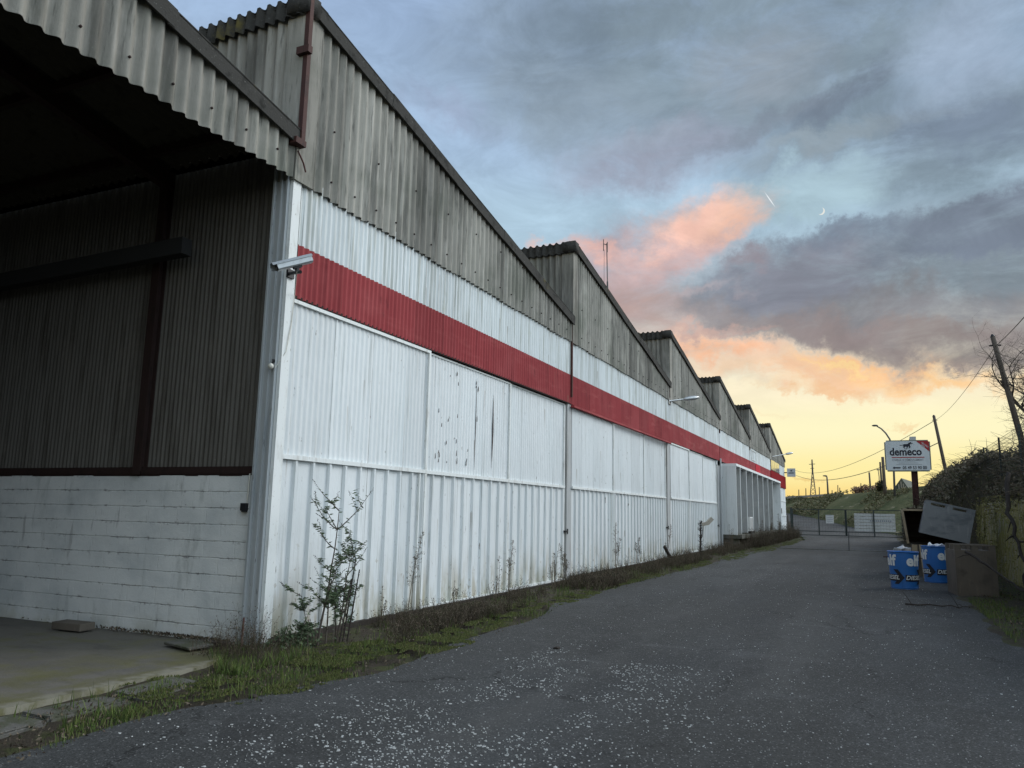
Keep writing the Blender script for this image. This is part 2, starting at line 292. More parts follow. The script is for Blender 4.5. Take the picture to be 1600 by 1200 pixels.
M['mossywall'] = mat('mossy_retaining_wall', (.34, .32, .27), .95, [((5, 5, 1.2), .38, .60, (.25, .23, .075), .85, 6), ((1.2, 1.2, .8), .45, .65, (.28, .25, .09), .7), ((12, 12, 3), .55, .7, (.05, .045, .035), .7), ((40, 40, 40), .6, .7, (.3, .3, .27), .4)], [((8, 8, 4), .05), ((40, 40, 40), .015)], .1)
M['metal_green'] = mat('dark_green_gate_paint', (.022, .032, .030), .6, [((9, 9, 9), .5, .7, (.05, .045, .04), .5)], [], .4)
M['wire'] = mat('dark_wire', (.03, .033, .033), .6)
M['cable'] = mat('overhead_cable', (.10, .085, .07), .7)
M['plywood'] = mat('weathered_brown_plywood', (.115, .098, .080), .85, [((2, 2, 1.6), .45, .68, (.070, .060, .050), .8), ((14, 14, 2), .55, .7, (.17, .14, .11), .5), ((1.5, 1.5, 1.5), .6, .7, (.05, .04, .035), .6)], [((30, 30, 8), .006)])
M['plywood_grey'] = mat('silvered_grey_plywood', (.19, .20, .205), .8, [((2, 2, 5), .45, .68, (.105, .115, .125), .8), ((12, 12, 2), .55, .7, (.28, .28, .28), .5)], [((30, 30, 8), .005)])
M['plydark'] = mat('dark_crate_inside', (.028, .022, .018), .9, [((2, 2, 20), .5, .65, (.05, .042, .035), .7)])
M['lath'] = mat('bare_softwood', (.30, .24, .16), .8, [((8, 8, 8), .5, .7, (.17, .13, .09), .7)])
M['slat'] = mat('pale_weathered_boards', (.50, .51, .50), .7, [((2, 2, 20), .5, .66, (.34, .34, .33), .7), ((6, 6, 6), .55, .7, (.3, .3, .29), .5)])
M['blue'] = mat('blue_drum_paint', (.016, .115, .36), .5, [((9, 9, 3), .55, .7, (.01, .06, .20), .7), ((30, 30, 10), .66, .72, (.10, .12, .16), .5)], [], .4)
M['navy'] = mat('black_print', (.012, .014, .022), .6)
M['printwhite'] = mat('white_print', (.62, .64, .64), .6, [((20, 20, 20), .55, .7, (.36, .38, .4), .6)])
M['signwhite'] = mat('grey_white_sign_face', (.50, .54, .56), .5, [((2, 2, .8), .5, .7, (.40, .44, .46), .7), ((12, 12, 1), .6, .72, (.33, .36, .36), .5)], [], .4)
M['signedge'] = mat('sign_frame_grey', (.16, .17, .15), .6)
M['signink'] = mat('dark_sign_lettering', (.014, .016, .028), .6)
M['signred'] = mat('sign_red', (.30, .022, .025), .6)
M['signfaint'] = mat('small_grey_lettering', (.22, .24, .27), .7)
M['alu'] = mat('brushed_grey_aluminium', (.42, .44, .45), .38, [((20, 20, 20), .5, .7, (.30, .31, .31), .6)], [], .5, .5)
M['lensglass'] = mat('dark_camera_glass', (.01, .01, .012), .12, [], [], .6)
M['black'] = mat('black_plastic', (.018, .018, .02), .5)
M['plastic'] = mat('yellowed_white_plastic', (.55, .54, .48), .5)
M['beige'] = mat('beige_metal_hood', (.36, .33, .28), .7, [((9, 9, 9), .5, .7, (.22, .19, .15), .6)])
M['glass'] = mat('mirror_window_glass', (.55, .52, .46), .07, [], [((1.5, 1.5, 1.5), .01)], 1.0, .85)
M['lamp'] = mat('street_lamp_grey', (.09, .09, .09), .6)
M['roofgreen'] = mat('slate_green_house_roof', (.075, .085, .065), .8, [((1, 1, 1), .5, .7, (.05, .055, .045), .6)])
M['housewall'] = mat('pale_house_wall', (.30, .27, .22), .9)
M['plasticbag'] = mat('crumpled_white_plastic', (.66, .68, .70), .5)
M['patch'] = mat('dull_blue_translucent_sheet', (.15, .20, .27), .5, [((8, 8, .8), .5, .7, (.09, .11, .15), .6)])
M['concrete'] = mat('pale_road_barrier', (.33, .32, .30), .9)
# ------------------------------------------------------------------ mesh builder
ORG = {}
class MB:
    def __init__(s): s.v = []; s.f = []
    def add(s, vs, fs):
        o = len(s.v); s.v += [tuple(x) for x in vs]; s.f += [tuple(i+o for i in f) for f in fs]
    def box(s, a, b):
        x0, y0, z0 = a; x1, y1, z1 = b
        s.add([(x0,y0,z0),(x1,y0,z0),(x1,y1,z0),(x0,y1,z0),(x0,y0,z1),(x1,y0,z1),(x1,y1,z1),(x0,y1,z1)],
              [(0,3,2,1),(4,5,6,7),(0,1,5,4),(1,2,6,5),(2,3,7,6),(3,0,4,7)])
        return s
    def obox(s, c, size, rot=None):
        rot = rot or Matrix.Identity(3); c = Vector(c); h = Vector(size)/2
        vs = [c+rot@Vector((h.x*i, h.y*j, h.z*k)) for k in (-1, 1) for i, j in ((-1,-1),(1,-1),(1,1),(-1,1))]
        s.add(vs, [(0,3,2,1),(4,5,6,7),(0,1,5,4),(1,2,6,5),(2,3,7,6),(3,0,4,7)]); return s
    def bar(s, a, b, w, h=None, up=(0, 0, 1)):
        a = Vector(a); b = Vector(b); h = h or w; d = (b-a); L = d.length; d.normalize()
        u = Vector(up)
        if abs(d.dot(u)) > .95: u = Vector((0, 1, 0))
        r = d.cross(u).normalized(); u = r.cross(d)
        m = Matrix((r, d, u)).transposed(); return s.obox((a+b)/2, (w, L, h), m)
    def tube(s, pts, rad, n=8, cap=True):
        pts = [Vector(p) for p in pts]
        if not hasattr(rad, '__len__'): rad = [rad]*len(pts)
        vs = []; prev = None
        for i, p in enumerate(pts):
            d = (pts[min(i+1, len(pts)-1)]-pts[max(i-1, 0)]).normalized()
            if prev is None:
                a = Vector((0, 0, 1)) if abs(d.z) < .9 else Vector((1, 0, 0)); r = d.cross(a).normalized()
            else:
                r = (prev-d*prev.dot(d)); r = r.normalized() if r.length > 1e-6 else d.orthogonal().normalized()
            prev = r; u = d.cross(r)
            for k in range(n):
                t = 2*pi*k/n; vs.append(p+(r*cos(t)+u*sin(t))*rad[i])
        fs = []
        for i in range(len(pts)-1):
            for k in range(n):
                fs.append((i*n+k, i*n+(k+1) % n, (i+1)*n+(k+1) % n, (i+1)*n+k))
        if cap: fs += [tuple(range(n-1, -1, -1)), tuple((len(pts)-1)*n+k for k in range(n))]
        s.add(vs, fs); return s
    def corr(s, u0, u1, pitch, prof, A, B, n, phase=0.0):
        """corrugated sheet between curves A(u), B(u); prof = [(fraction, offset)...] along n"""
        n = Vector(n); us = []
        k = int(math.floor((u0-phase)/pitch))-1
        while phase+k*pitch < u1:
            for fr, o in prof:
                u = phase+(k+fr)*pitch
                if u0-1e-6 <= u <= u1+1e-6: us.append((u, o))
            k += 1
        def off(u):
            q = ((u-phase)/pitch) % 1; pr = prof+[(prof[0][0]+1, prof[0][1])]
            for (a, o), (b, p) in zip(pr, pr[1:]):
                if a <= q <= b: return o+(p-o)*((q-a)/(b-a) if b > a else 0)
            return prof[0][1]
        if not us or us[0][0] > u0+1e-4: us.insert(0, (u0, off(u0)))
        if us[-1][0] < u1-1e-4: us.append((u1, off(u1)))
        vs = []
        for u, o in us: vs += [Vector(A(u))+n*o, Vector(B(u))+n*o]
        s.add(vs, [(2*i, 2*i+2, 2*i+3, 2*i+1) for i in range(len(us)-1)]); return s
    def poly(s, pts, n, t):                # flat outline with thickness t along n
        n = Vector(n)*t; k = len(pts); vs = [Vector(p) for p in pts]+[Vector(p)-n for p in pts]
        s.add(vs, [tuple(range(k)), tuple(range(2*k-1, k-1, -1))]+[(i, i+k, (i+1) % k+k, (i+1) % k) for i in range(k)]); return s
    def build(s, name, m, parent=None, smooth=False, origin=None, label=None):
        me = bpy.data.meshes.new(name)
        if parent is not None: o0 = ORG[parent.name]
        elif origin is not None: o0 = Vector(origin)
        else:
            xs = [v[0] for v in s.v]; ys = [v[1] for v in s.v]; zs = [v[2] for v in s.v]
            o0 = Vector(((min(xs)+max(xs))/2, (min(ys)+max(ys))/2, min(zs)))
        me.from_pydata([(v[0]-o0.x, v[1]-o0.y, v[2]-o0.z) for v in s.v], [], s.f)
        me.materials.append(m if not isinstance(m, str) else M[m])
        if smooth:
            me.polygons.foreach_set('use_smooth', [True]*len(me.polygons))
        me.update(); o = bpy.data.objects.new(name, me); COL.objects.link(o)
        if parent is not None: o.parent = parent
        else: o.location = o0
        ORG[o.name] = o0
        if label: o['label'] = label
        return o
def tag(o, label=None, cat=None, group=None, kind=None):
    if label: o['label'] = label
    if cat: o['category'] = cat
    if group: o['group'] = group
    if kind: o['kind'] = kind
    return o
def empty(name, loc, label=None, cat=None, group=None):
    o = bpy.data.objects.new(name, None); COL.objects.link(o); o.location = loc; o.empty_display_size = .3
    ORG[o.name] = Vector(loc); return tag(o, label, cat, group)
def sine(amp, n=8): return [(i/n, amp*cos(2*pi*i/n)) for i in range(n)]
def shape_text(txt, size, bold=0.0, space=1.0, shear=0.0):
    cu = bpy.data.curves.new('t', 'FONT'); cu.body = txt; cu.size = size; cu.offset = bold; cu.space_character = space; cu.shear = shear
    cu.align_x = 'CENTER'; cu.align_y = 'CENTER'; cu.resolution_u = 3
    ob = bpy.data.objects.new('t', cu); COL.objects.link(ob)
    bpy.context.view_layer.update()
    me = bpy.data.meshes.new_from_object(ob.evaluated_get(bpy.context.evaluated_depsgraph_get()))
    vs = [v.co.copy() for v in me.vertices]; fs = [tuple(p.vertices) for p in me.polygons]
    bpy.data.objects.remove(ob); bpy.data.curves.remove(cu); bpy.data.meshes.remove(me)
    return vs, fs
def gz(y):                                   # yard level: rises gently away from the camera
    return .0068*(min(y, 30)-7.3)+(.0026*(y-30) if y > 30 else 0)
# ================================================================== SETTING
# yard edge on the facade side
EDGE = [(-8, -6.3), (0, -6.0), (2.5, -5.35), (3.4, -5.15), (4.5, -5.25), (5.6, -4.85), (7.1, -4.55), (9, -4.75), (11, -4.7), (13.5, -5.15), (16.2, -5.05), (20, -5.0), (24.3, -4.7), (30, -4.9), (38, -4.55), (46, -4.2), (54, -4.1), (60, -4.6), (66, -5.4), (74, -6.6)]
def edge(y):
    for (a, p), (b, q) in zip(EDGE, EDGE[1:]):
        if y <= b: t = max(0, (y-a)/(b-a)); t = t*t*(3-2*t); return p+(q-p)*t
    return EDGE[-1][1]
def edgeR(y): return 1.62+.10*mnoise.noise((y*.4, 3, 0))+.06*mnoise.noise((y*1.9, 5, 0))+max(0, (10-y))*.16
mb = MB(); ys = [-8+i*.25 for i in range(32*4)]+[24+i*1.0 for i in range(50)]
nx = 14
for y in ys:
    a = edge(y)+.14*mnoise.noise((y*.8, 0, 0))+.06*mnoise.noise((y*3.1, 1, 0)); b = edgeR(y)
    for i in range(nx+1):
        x = a+(b-a)*i/nx; mb.v.append((x, y, gz(y)+.004+.012*mnoise.noise((x*.5, y*.3, 2))*(0 < i < nx)))
for j in range(len(ys)-1):
    for i in range(nx): mb.f.append((j*(nx+1)+i, j*(nx+1)+i+1, (j+1)*(nx+1)+i+1, (j+1)*(nx+1)+i))
tag(mb.build('asphalt_yard', 'asphalt', smooth=True), 'dark worn asphalt yard running along the warehouse to the gate', kind='structure')
cm = MB()
for j in range(13):
    for i in range(13):
        x = -6.95+i*.1; y = 6.15+j*.1; q_ = sin(pi*i/12)*sin(pi*min(1, j/11)/2+.0)
        cm.v.append((x+.04*mnoise.noise((y*3, i, 0)), y+.04*mnoise.noise((x*3, j, 0)), -.03+.085*q_+.02*mnoise.noise((x*5, y*5, 0))))
for j in range(12):
    for i in range(12): cm.f.append((j*13+i, j*13+i+1, (j+1)*13+i+1, (j+1)*13+i))
tag(cm.build('soil_heap', 'soil', smooth=True), 'soil spilling over the slab end at the corner', kind='structure')
# soil strips under weeds and right verge
mb = MB(); ys = [-8+i*.25 for i in range(330)]; cols = (-6.9, -6.4, -6.0, -5.5, -5.0, -4.4, -3.9)
for y in ys:
    for x in cols: mb.v.append((x, y, gz(y)-.02+.030*(mnoise.noise((x*2.3, y*2.1, 4)))+(.02 if x < -6 else (-.012 if x < -5 else -.05))))
n = len(cols)
for j in range(len(ys)-1):
    for i in range(n-1): mb.f.append((j*n+i, j*n+i+1, (j+1)*n+i+1, (j+1)*n+i))
tag(mb.build('soil_strip', 'soil', smooth=True), 'dark weedy soil strip at the foot of the warehouse', kind='structure')
mb = MB(); cols = (1.2, 1.7, 2.1, 2.5, 3.0, 3.6, 5, 8, 14)
for y in ys:
    for x in cols:
        mb.v.append((x, y, gz(y)+(-.04 if x < 1.5 else (.02 if x < 2.6 else .06))+.05*mnoise.noise((x*1.5, y*1.3, 9))*(x > 1.5)))
n = len(cols)
for j in range(len(ys)-1):
    for i in range(n-1): mb.f.append((j*n+i, j*n+i+1, (j+1)*n+i+1, (j+1)*n+i))
tag(mb.build('verge', 'soil', smooth=True), 'rough verge along the right edge of the asphalt', kind='structure')
mb = MB()
gy = [-400, -60, -8, 0, 7.3, 30, 60, 74]
for y in gy:
    for x in (-3000, -400, -60, 0, 60, 400, 3000): mb.v.append((x, y, (gz(y) if y > -60 else -.1)-.14))
for j in range(len(gy)-1):
    for i in range(6): mb.f.append((j*7+i, j*7+i+1, (j+1)*7+i+1, (j+1)*7+i))
tag(mb.build('ground', 'ground'), 'rough ground around the yard', kind='structure')
# land beyond the gate: road climbing left, embankment, plateau to the horizon
BASE = [(1700, 880, 60), (1460, 850, 68), (1410, 838, 73), (1335, 825, 86), (1290, 813.5, 99), (1240, 803.5, 113), (1190, 797, 128), (1100, 790, 150), (900, 783, 190)]
CREST = [(1800, 742, 80), (1460, 757, 88), (1405, 763, 95), (1340, 771, 108), (1290, 775.5, 118), (1228, 779, 130), (1150, 783, 145), (1050, 786, 170), (850, 789, 215)]
Bp = [at(*p) for p in BASE]; Cp = [at(*p) for p in CREST]
def resamp(P, k=12):
    o = []
    for a, b in zip(P, P[1:]):
        for i in range(k): o.append(a.lerp(b, i/k))
    o.append(P[-1]); return o
Bs = resamp(Bp); Cs = resamp(Cp)
mb = MB(); nr = 12
for j, (a, b) in enumerate(zip(Bs, Cs)):
    for i in range(nr+1):
        t = i/nr; p = a.lerp(b, t); p.z = a.z+(b.z-a.z)*(t**.85)
        q = .5*mnoise.noise((p.x*.12, p.y*.12, 1))+.28*mnoise.noise((p.x*.5, p.y*.5, 7)); p.z += q*(1 if 0 < i < nr else .15)
        mb.v.append(tuple(p))
for j in range(len(Bs)-1):
    for i in range(nr): mb.f.append((j*(nr+1)+i, j*(nr+1)+i+1, (j+1)*(nr+1)+i+1, (j+1)*(nr+1)+i))
tag(mb.build('embankment', 'bank', smooth=True), 'grassy embankment rising beyond the gate', kind='structure')
mb = MB()
for j, b in enumerate(Cs):
    mb.v += [(b.x, b.y, b.z-.05), (b.x+3, b.y+40, b.z-.8), (b.x*2.5, b.y+2600, b.z-6)]
for j in range(len(Cs)-1):
    for i in range(2): mb.f.append((j*3+i, j*3+i+1, (j+1)*3+i+1, (j+1)*3+i))
tag(mb.build('plateau', 'ground'), 'flat land behind the embankment crest', kind='structure')
mb = MB()
left = [Vector((-60, 64, -.02)), Vector((-60, 70, .1)), Vector((-62, 76, .3)), Vector((-66, 86, 1.0)), Vector((-70, 99, 1.6)), Vector((-74, 113, 2.4)), Vector((-78, 128, 3.2)), Vector((-84, 150, 4.0)), Vector((-90, 190, 6))]
right = [Vector((6, 66, gz(66)-.02)), Vector((6, 70, gz(70)-.02))]+[Vector((p.x+.6, p.y, p.z+.01)) for p in Bp[2:]]
L_ = resamp(left, 6); R2 = resamp(right, 6)
nn = 10
for a, b in zip(L_, R2):
    for i in range(nn+1): p = a.lerp(b, 1-(1-i/nn)**1.0); mb.v.append((p.x, p.y, p.z+(.10*mnoise.noise((p.x*.2, p.y*.2, 3)) if 0 < i < nn else 0)))
for j in range(min(len(L_), len(R2))-1):
    for i in range(nn): mb.f.append((j*(nn+1)+i, j*(nn+1)+i+1, (j+1)*(nn+1)+i+1, (j+1)*(nn+1)+i))
tag(mb.build('access_road', 'asphalt', smooth=True), 'asphalt access road bending left beyond the gate', kind='structure')
# concrete floor of the open bay and kerb stones
mb = MB(); X0, X1 = -30, -6.22
for j in range(22):
    y = -2.9+j*(10.15/21)
    for i in range(41):
        x = X0+(X1-X0)*i/40
        if i == 40: x += .05*mnoise.noise((y*2, 0, 0))-max(0, y-6.2)*.30
        mb.v.append((x, y, .018+.008*mnoise.noise((x, y, 0))))
for j in range(21):
    for i in range(40): mb.f.append((j*41+i, j*41+i+1, (j+1)*41+i+1, (j+1)*41+i))
o = len(mb.v)
for j in range(22):
    v = mb.v[j*41+40]; mb.v.append((v[0]+.01, v[1], -.15))
for j in range(21): mb.f.append((j*41+40, o+j, o+j+1, (j+1)*41+40))
tag(mb.build('concrete_floor', 'slab', smooth=False), 'stained concrete floor of the open bay', kind='structure')
ks = [(2.6, 3.35, .0), (3.42, 4.15, .02), (4.22, 4.95, -.02), (5.02, 5.7, .03)]
kl = ['mossy kerb slab at the bottom left corner of the photo', 'second kerb slab from the left between floor and asphalt', 'third kerb slab from the left half sunk in grass', 'kerb slab nearest the warehouse corner half buried in grass']
for (a, b, r), l in zip(ks, kl):
    bm = bmesh.new(); bmesh.ops.create_cube(bm, size=1)
    bmesh.ops.scale(bm, vec=(.38, b-a, .12), verts=bm.verts); bmesh.ops.bevel(bm, geom=bm.edges, offset=.02, segments=2, affect='EDGES')
    bmesh.ops.subdivide_edges(bm, edges=bm.edges, cuts=1)
    for v in bm.verts: v.co += Vector((mnoise.noise(v.co*5+Vector((a, 0, 0))), mnoise.noise(v.co*4+Vector((0, a, 0))), mnoise.noise(v.co*6)))*.012
    me = bpy.data.meshes.new('kerb_slab'); bm.to_mesh(me); bm.free(); me.materials.append(M['kerb'])
    o = bpy.data.objects.new('kerb_slab', me); COL.objects.link(o); o.location = (-5.88+r+(a-2.6)*-.03, (a+b)/2, -.075+r*.3); o.rotation_euler = (r*.8, r, r*2)
    tag(o, l, 'kerb slab', 'concrete kerb slabs beside the open bay')
# ================================================================== WAREHOUSE
Y0, BL = 7.29, 10.17
FX = -6.5; VZ, RZ, GB, RT, RB, MR = 6.28, 8.24, 5.74, 4.93, 4.23, 2.22
def yk(k): return Y0+BL*k
DEPTH = -30
WH = empty('warehouse', (FX, Y0, 0), 'long white warehouse with sawtooth roof, red band and grey corrugated gables', 'warehouse')
def slope_z(k, y): return RZ+(VZ-RZ)*(y-yk(k))/BL
S_ASB = sine(.031, 8); S_SM = sine(.013, 6)
TR_B = [(0, 0), (.70, 0), (.76, .040), (.86, .040), (.92, 0)]
for k in range(-1, 6):
    ya, yb = yk(k), yk(k+1)
    g0 = ya+(.33 if k >= 0 else 0)
    m_ = MB().corr(g0, yb-.06, .177, S_ASB, lambda u: (FX+.02, u, GB-(.06 if int(u/.885) % 3 == 0 else .0)*.3), lambda u: (FX+.02, u, slope_z(k, u)-.03), (1, 0, 0))
    m_.corr(g0, yb-.06, .177, S_ASB, lambda u: (FX+.012, u, GB), lambda u: (FX+.012, u, slope_z(k, u)-.03), (1, 0, 0))
    bl = MB()
    for q in range(int((yb-g0)/.53)):
        u = g0+.3+q*.53; u = round(u/.177)*.177
        zz = [GB+.22]
        for z in zz: bl.tube([(FX+.02, u, z), (FX+.066, u, z)], .014, 6)
        if q % 2 == 0 and slope_z(k, u)-GB > 1.1: bl.tube([(FX+.02, u, GB+.95), (FX+.066, u, GB+.95)], .014, 6)
    nf = len(m_.f); m_.add(bl.v, bl.f); gc = m_.build('gable_cladding', 'asb', WH, True); gc.data.materials.append(M['rustdark'])
    for p_ in gc.data.polygons[nf:]: p_.material_index = 1
    if k >= 0:
        # flat corner sheet beside the ridge, and the up-stand face with its corrugated cladding
        MB().box((FX-.25, ya-.035, GB-.02), (FX+.045, ya+.0, RZ-.04)).box((FX-.0, ya+.003, GB-.02), (FX+.045, ya+.33, slope_z(k, ya+.33)-.03)).build('corner_flashing', 'asb', WH)
        fm = 'asb'
        f = MB().corr(DEPTH, FX-.25, .177, S_ASB, lambda u: (u, ya-.01, VZ-.02), lambda u: (u, ya-.01, RZ-.05), (0, -1, 0)).build('upstand_cladding', fm, WH, True)
        if k == 3: MB().corr(FX-2.2, FX-.75, .177, S_ASB, lambda u: (u, ya-.02, VZ-.3), lambda u: (u, ya-.02, RZ-.3), (0, -1, 0)).build('translucent_sheet', 'patch', WH, True, label='blue grey translucent sheet in the upstand')
        rc = MB().corr(DEPTH, FX+.10, .177, S_ASB, lambda u: (u, ya-.075, RZ-.23), lambda u: (u, ya-.055, RZ+.05), (0, -1, .3))
        rc.corr(DEPTH, FX+.10, .177, S_ASB, lambda u: (u, ya-.055, RZ+.05), lambda u: (u, ya+.35, RZ+.0), (0, -.3, 1))
        rc.box((FX-.22, ya-.11, RZ-.20), (FX+.12, ya+.16, RZ+.05))
        rc.build('ridge_cap', 'asb_dark', WH, True)
    # roof slope
    rf = MB().corr(DEPTH, FX+.07, .177, S_ASB, lambda u: (u, ya-.04, RZ+.008), lambda u: (u, yb-.05, VZ+.0), (0, 0, 1))
    rf.build('roof_slope', 'asb_dark', WH, True)
    # verge flashing in lapped lengths
    vf = MB(); L = 2.1; n = 5
    for i in range(n):
        y_a = ya-.05+i*(BL-.05)/n; y_b = ya-.05+(i+1)*(BL-.05)/n+.08
        za = slope_z(k, y_a)+.055+.015*(i % 2); zb = slope_z(k, y_b)+.055+.004*i
        vf.bar((FX+.085+.006*(i % 2), y_a, za-.10), (FX+.085+.006*(i % 2), y_b, zb-.10), .03, .20)
        vf.bar((FX-.02, y_a, za+.004), (FX-.02, y_b, zb+.004), .24, .028)
    vf.build('verge_flashing', 'asb_dark', WH)
    if k < 0: continue
    # white and red small-rib cladding
    for nm, za, zb, mt, dx in (('upper_cladding', RT, GB+.12, 'white_top', .0), ('red_band', RB, RT+.0, 'red', .006)):
        yy0 = ya+(.17 if k == 0 else .02)
        MB().corr(yy0, yb-.03, .105 if k < 2 else .15, sine(.015, 6), lambda u: (FX+dx-.02, u, za), lambda u: (FX+dx-.02, u, zb-.002), (1, 0, 0)).build(nm, mt, WH, True)
    MB().box((FX-.30, ya+.02, RB-.012), (FX-.02, yb-.03, RB+.03)).build('door_head', 'rustdark' if k != 1 else 'red', WH)
    MB().box((FX-1.2, ya+(.30 if k == 0 else -.1), -.2), (FX-.32, yb, GB)).build('dark_backing', 'void', WH)  # near-black box stands in for the dark interior behind door gaps
    # brown downpipe at the valley
    if k == 0:
        p = MB().box((FX+.055, ya-.05, VZ-.05), (FX+.125, ya+.02, RZ+.6))
        p.box((FX-.03, ya-.16, VZ-.13), (FX+.14, ya+.03, VZ-.05))
        p.box((FX-.02, ya-.10, 7.42), (FX+.18, ya-.02, 7.52))
        p.box((FX-.03, ya-.02, 5.82), (FX+.03, ya+.06, VZ-.05))
        p.tube([(FX+.06, ya-.03, 6.1), (FX+.10, ya+.04, 5.96), (FX+.09, ya+.11, 5.86)], .012, 5)
        p.build('downpipe', 'rust', WH)
    elif k < 5:
        p = MB().bar((FX+.02, ya-.02, VZ+.05), (FX+.02, ya-.02, GB-.2 if k > 1 else RB+.15), .045)
        p.build('downpipe', 'rust', WH)
# near-black core and unseen rear and side walls, added to keep the interior dark
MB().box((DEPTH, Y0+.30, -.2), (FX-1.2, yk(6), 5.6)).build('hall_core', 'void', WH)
MB().box((DEPTH-.2, -3.1, -.2), (DEPTH, Y0+.2, 8.3)).build('closing_rear_wall', 'innerwall', WH)
MB().corr(DEPTH, FX, .15, sine(.02, 6), lambda u: (u, yk(-1), -.1), lambda u: (u, yk(-1), RZ), (0, 1, 0)).build('closing_side_wall', 'innerwall', WH, True)  # unseen wall added to block light from the open bay
ew = MB().box((DEPTH, yk(6)-.05, -.2), (FX-.02, yk(6)+.1, 6.2)); ew.build('far_end_wall', 'white_hood', WH)
# block wall and inner corrugated wall of the open bay
bw = MB(); nx_, nz_ = 120, 12
for j in range(nz_+1):
    for i in range(nx_+1):
        x = -6.76-(i/nx_)*23.2; z = -.15+2.13*j/nz_
        bw.v.append((x, Y0-.02-.006*mnoise.noise((x*3, z*3, 0)), z))
for j in range(nz_):
    for i in range(nx_): bw.f.append((j*(nx_+1)+i, (j+1)*(nx_+1)+i, (j+1)*(nx_+1)+i+1, j*(nx_+1)+i+1))
bw.box((DEPTH, Y0-.005, 1.7), (-6.76, Y0+.25, 1.985))
bw.build('block_wall', 'block', WH)
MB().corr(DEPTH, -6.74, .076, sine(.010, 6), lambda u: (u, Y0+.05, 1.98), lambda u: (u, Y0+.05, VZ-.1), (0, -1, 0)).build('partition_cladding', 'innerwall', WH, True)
MB().box((DEPTH, Y0-.035, 2.0), (-6.75, Y0+.03, 2.045)).box((DEPTH, Y0-.01, 2.045), (-6.75, Y0+.03, 2.09)).box((DEPTH, Y0-.02, 2.0-.03), (-6.75, Y0-.0, 2.0)).build('sheeting_rail', 'rustdark', WH)
for x in (-8.72, -13.2, -17.7, -22.2):
    MB().box((x-.07, Y0-.09, 1.99), (x+.07, Y0-.082, 6.2)).box((x-.07, Y0+.02, 1.99), (x+.07, Y0+.028, 6.2)).box((x-.006, Y0-.08, 1.99), (x+.006, Y0+.02, 6.2)).build('steel_column', 'rustdark', WH)
b0 = at(292, 385, 7.0); b1 = at(60, 430, 7.0)
MB().bar(b0, b1+(b1-b0)*3, .16, .22).build('hoist_beam', 'void', WH)
for x in (-6.62, -8.72, -13.2, -17.7, -22.2):
    MB().bar((x, yk(-1), RZ-.22), (x, yk(0), VZ-.22), .12, .24).build('rafter', 'rustdark', WH)
for i in range(8):
    y = yk(-1)+.4+i*1.33; z = slope_z(-1, y)-.075
    MB().box((DEPTH, y-.04, z-.09), (FX-.05, y+.04, z+.03)).build('purlin', 'rustdark', WH)
MB().box((DEPTH, yk(-1), RZ-.03), (FX-.08, yk(-1)+.02, RZ-.02)).build('ridge_board', 'rustdark', WH)
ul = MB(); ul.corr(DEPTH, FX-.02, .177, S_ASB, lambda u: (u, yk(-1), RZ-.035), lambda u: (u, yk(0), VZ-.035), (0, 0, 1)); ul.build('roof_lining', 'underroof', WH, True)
# corner post: pale flashing on the facade side, grey channel on the open side
cp = MB().box((FX-.04, Y0-.01, -.12), (FX+.012, Y0+.14, GB+.10)); cp.build('corner_post', 'white_frame', WH)
ch = MB().box((FX-.26, Y0-.03, -.1), (FX-.042, Y0-.012, GB+.2)).box((FX-.26, Y0-.075, -.1), (FX-.235, Y0-.03, GB+.2)).box((FX-.165, Y0-.06, -.1), (FX-.135, Y0-.03, GB+.2)).box((FX-.068, Y0-.055, -.1), (FX-.042, Y0-.03, GB+.2))
ch.build('corner_channel', 'channel', WH)
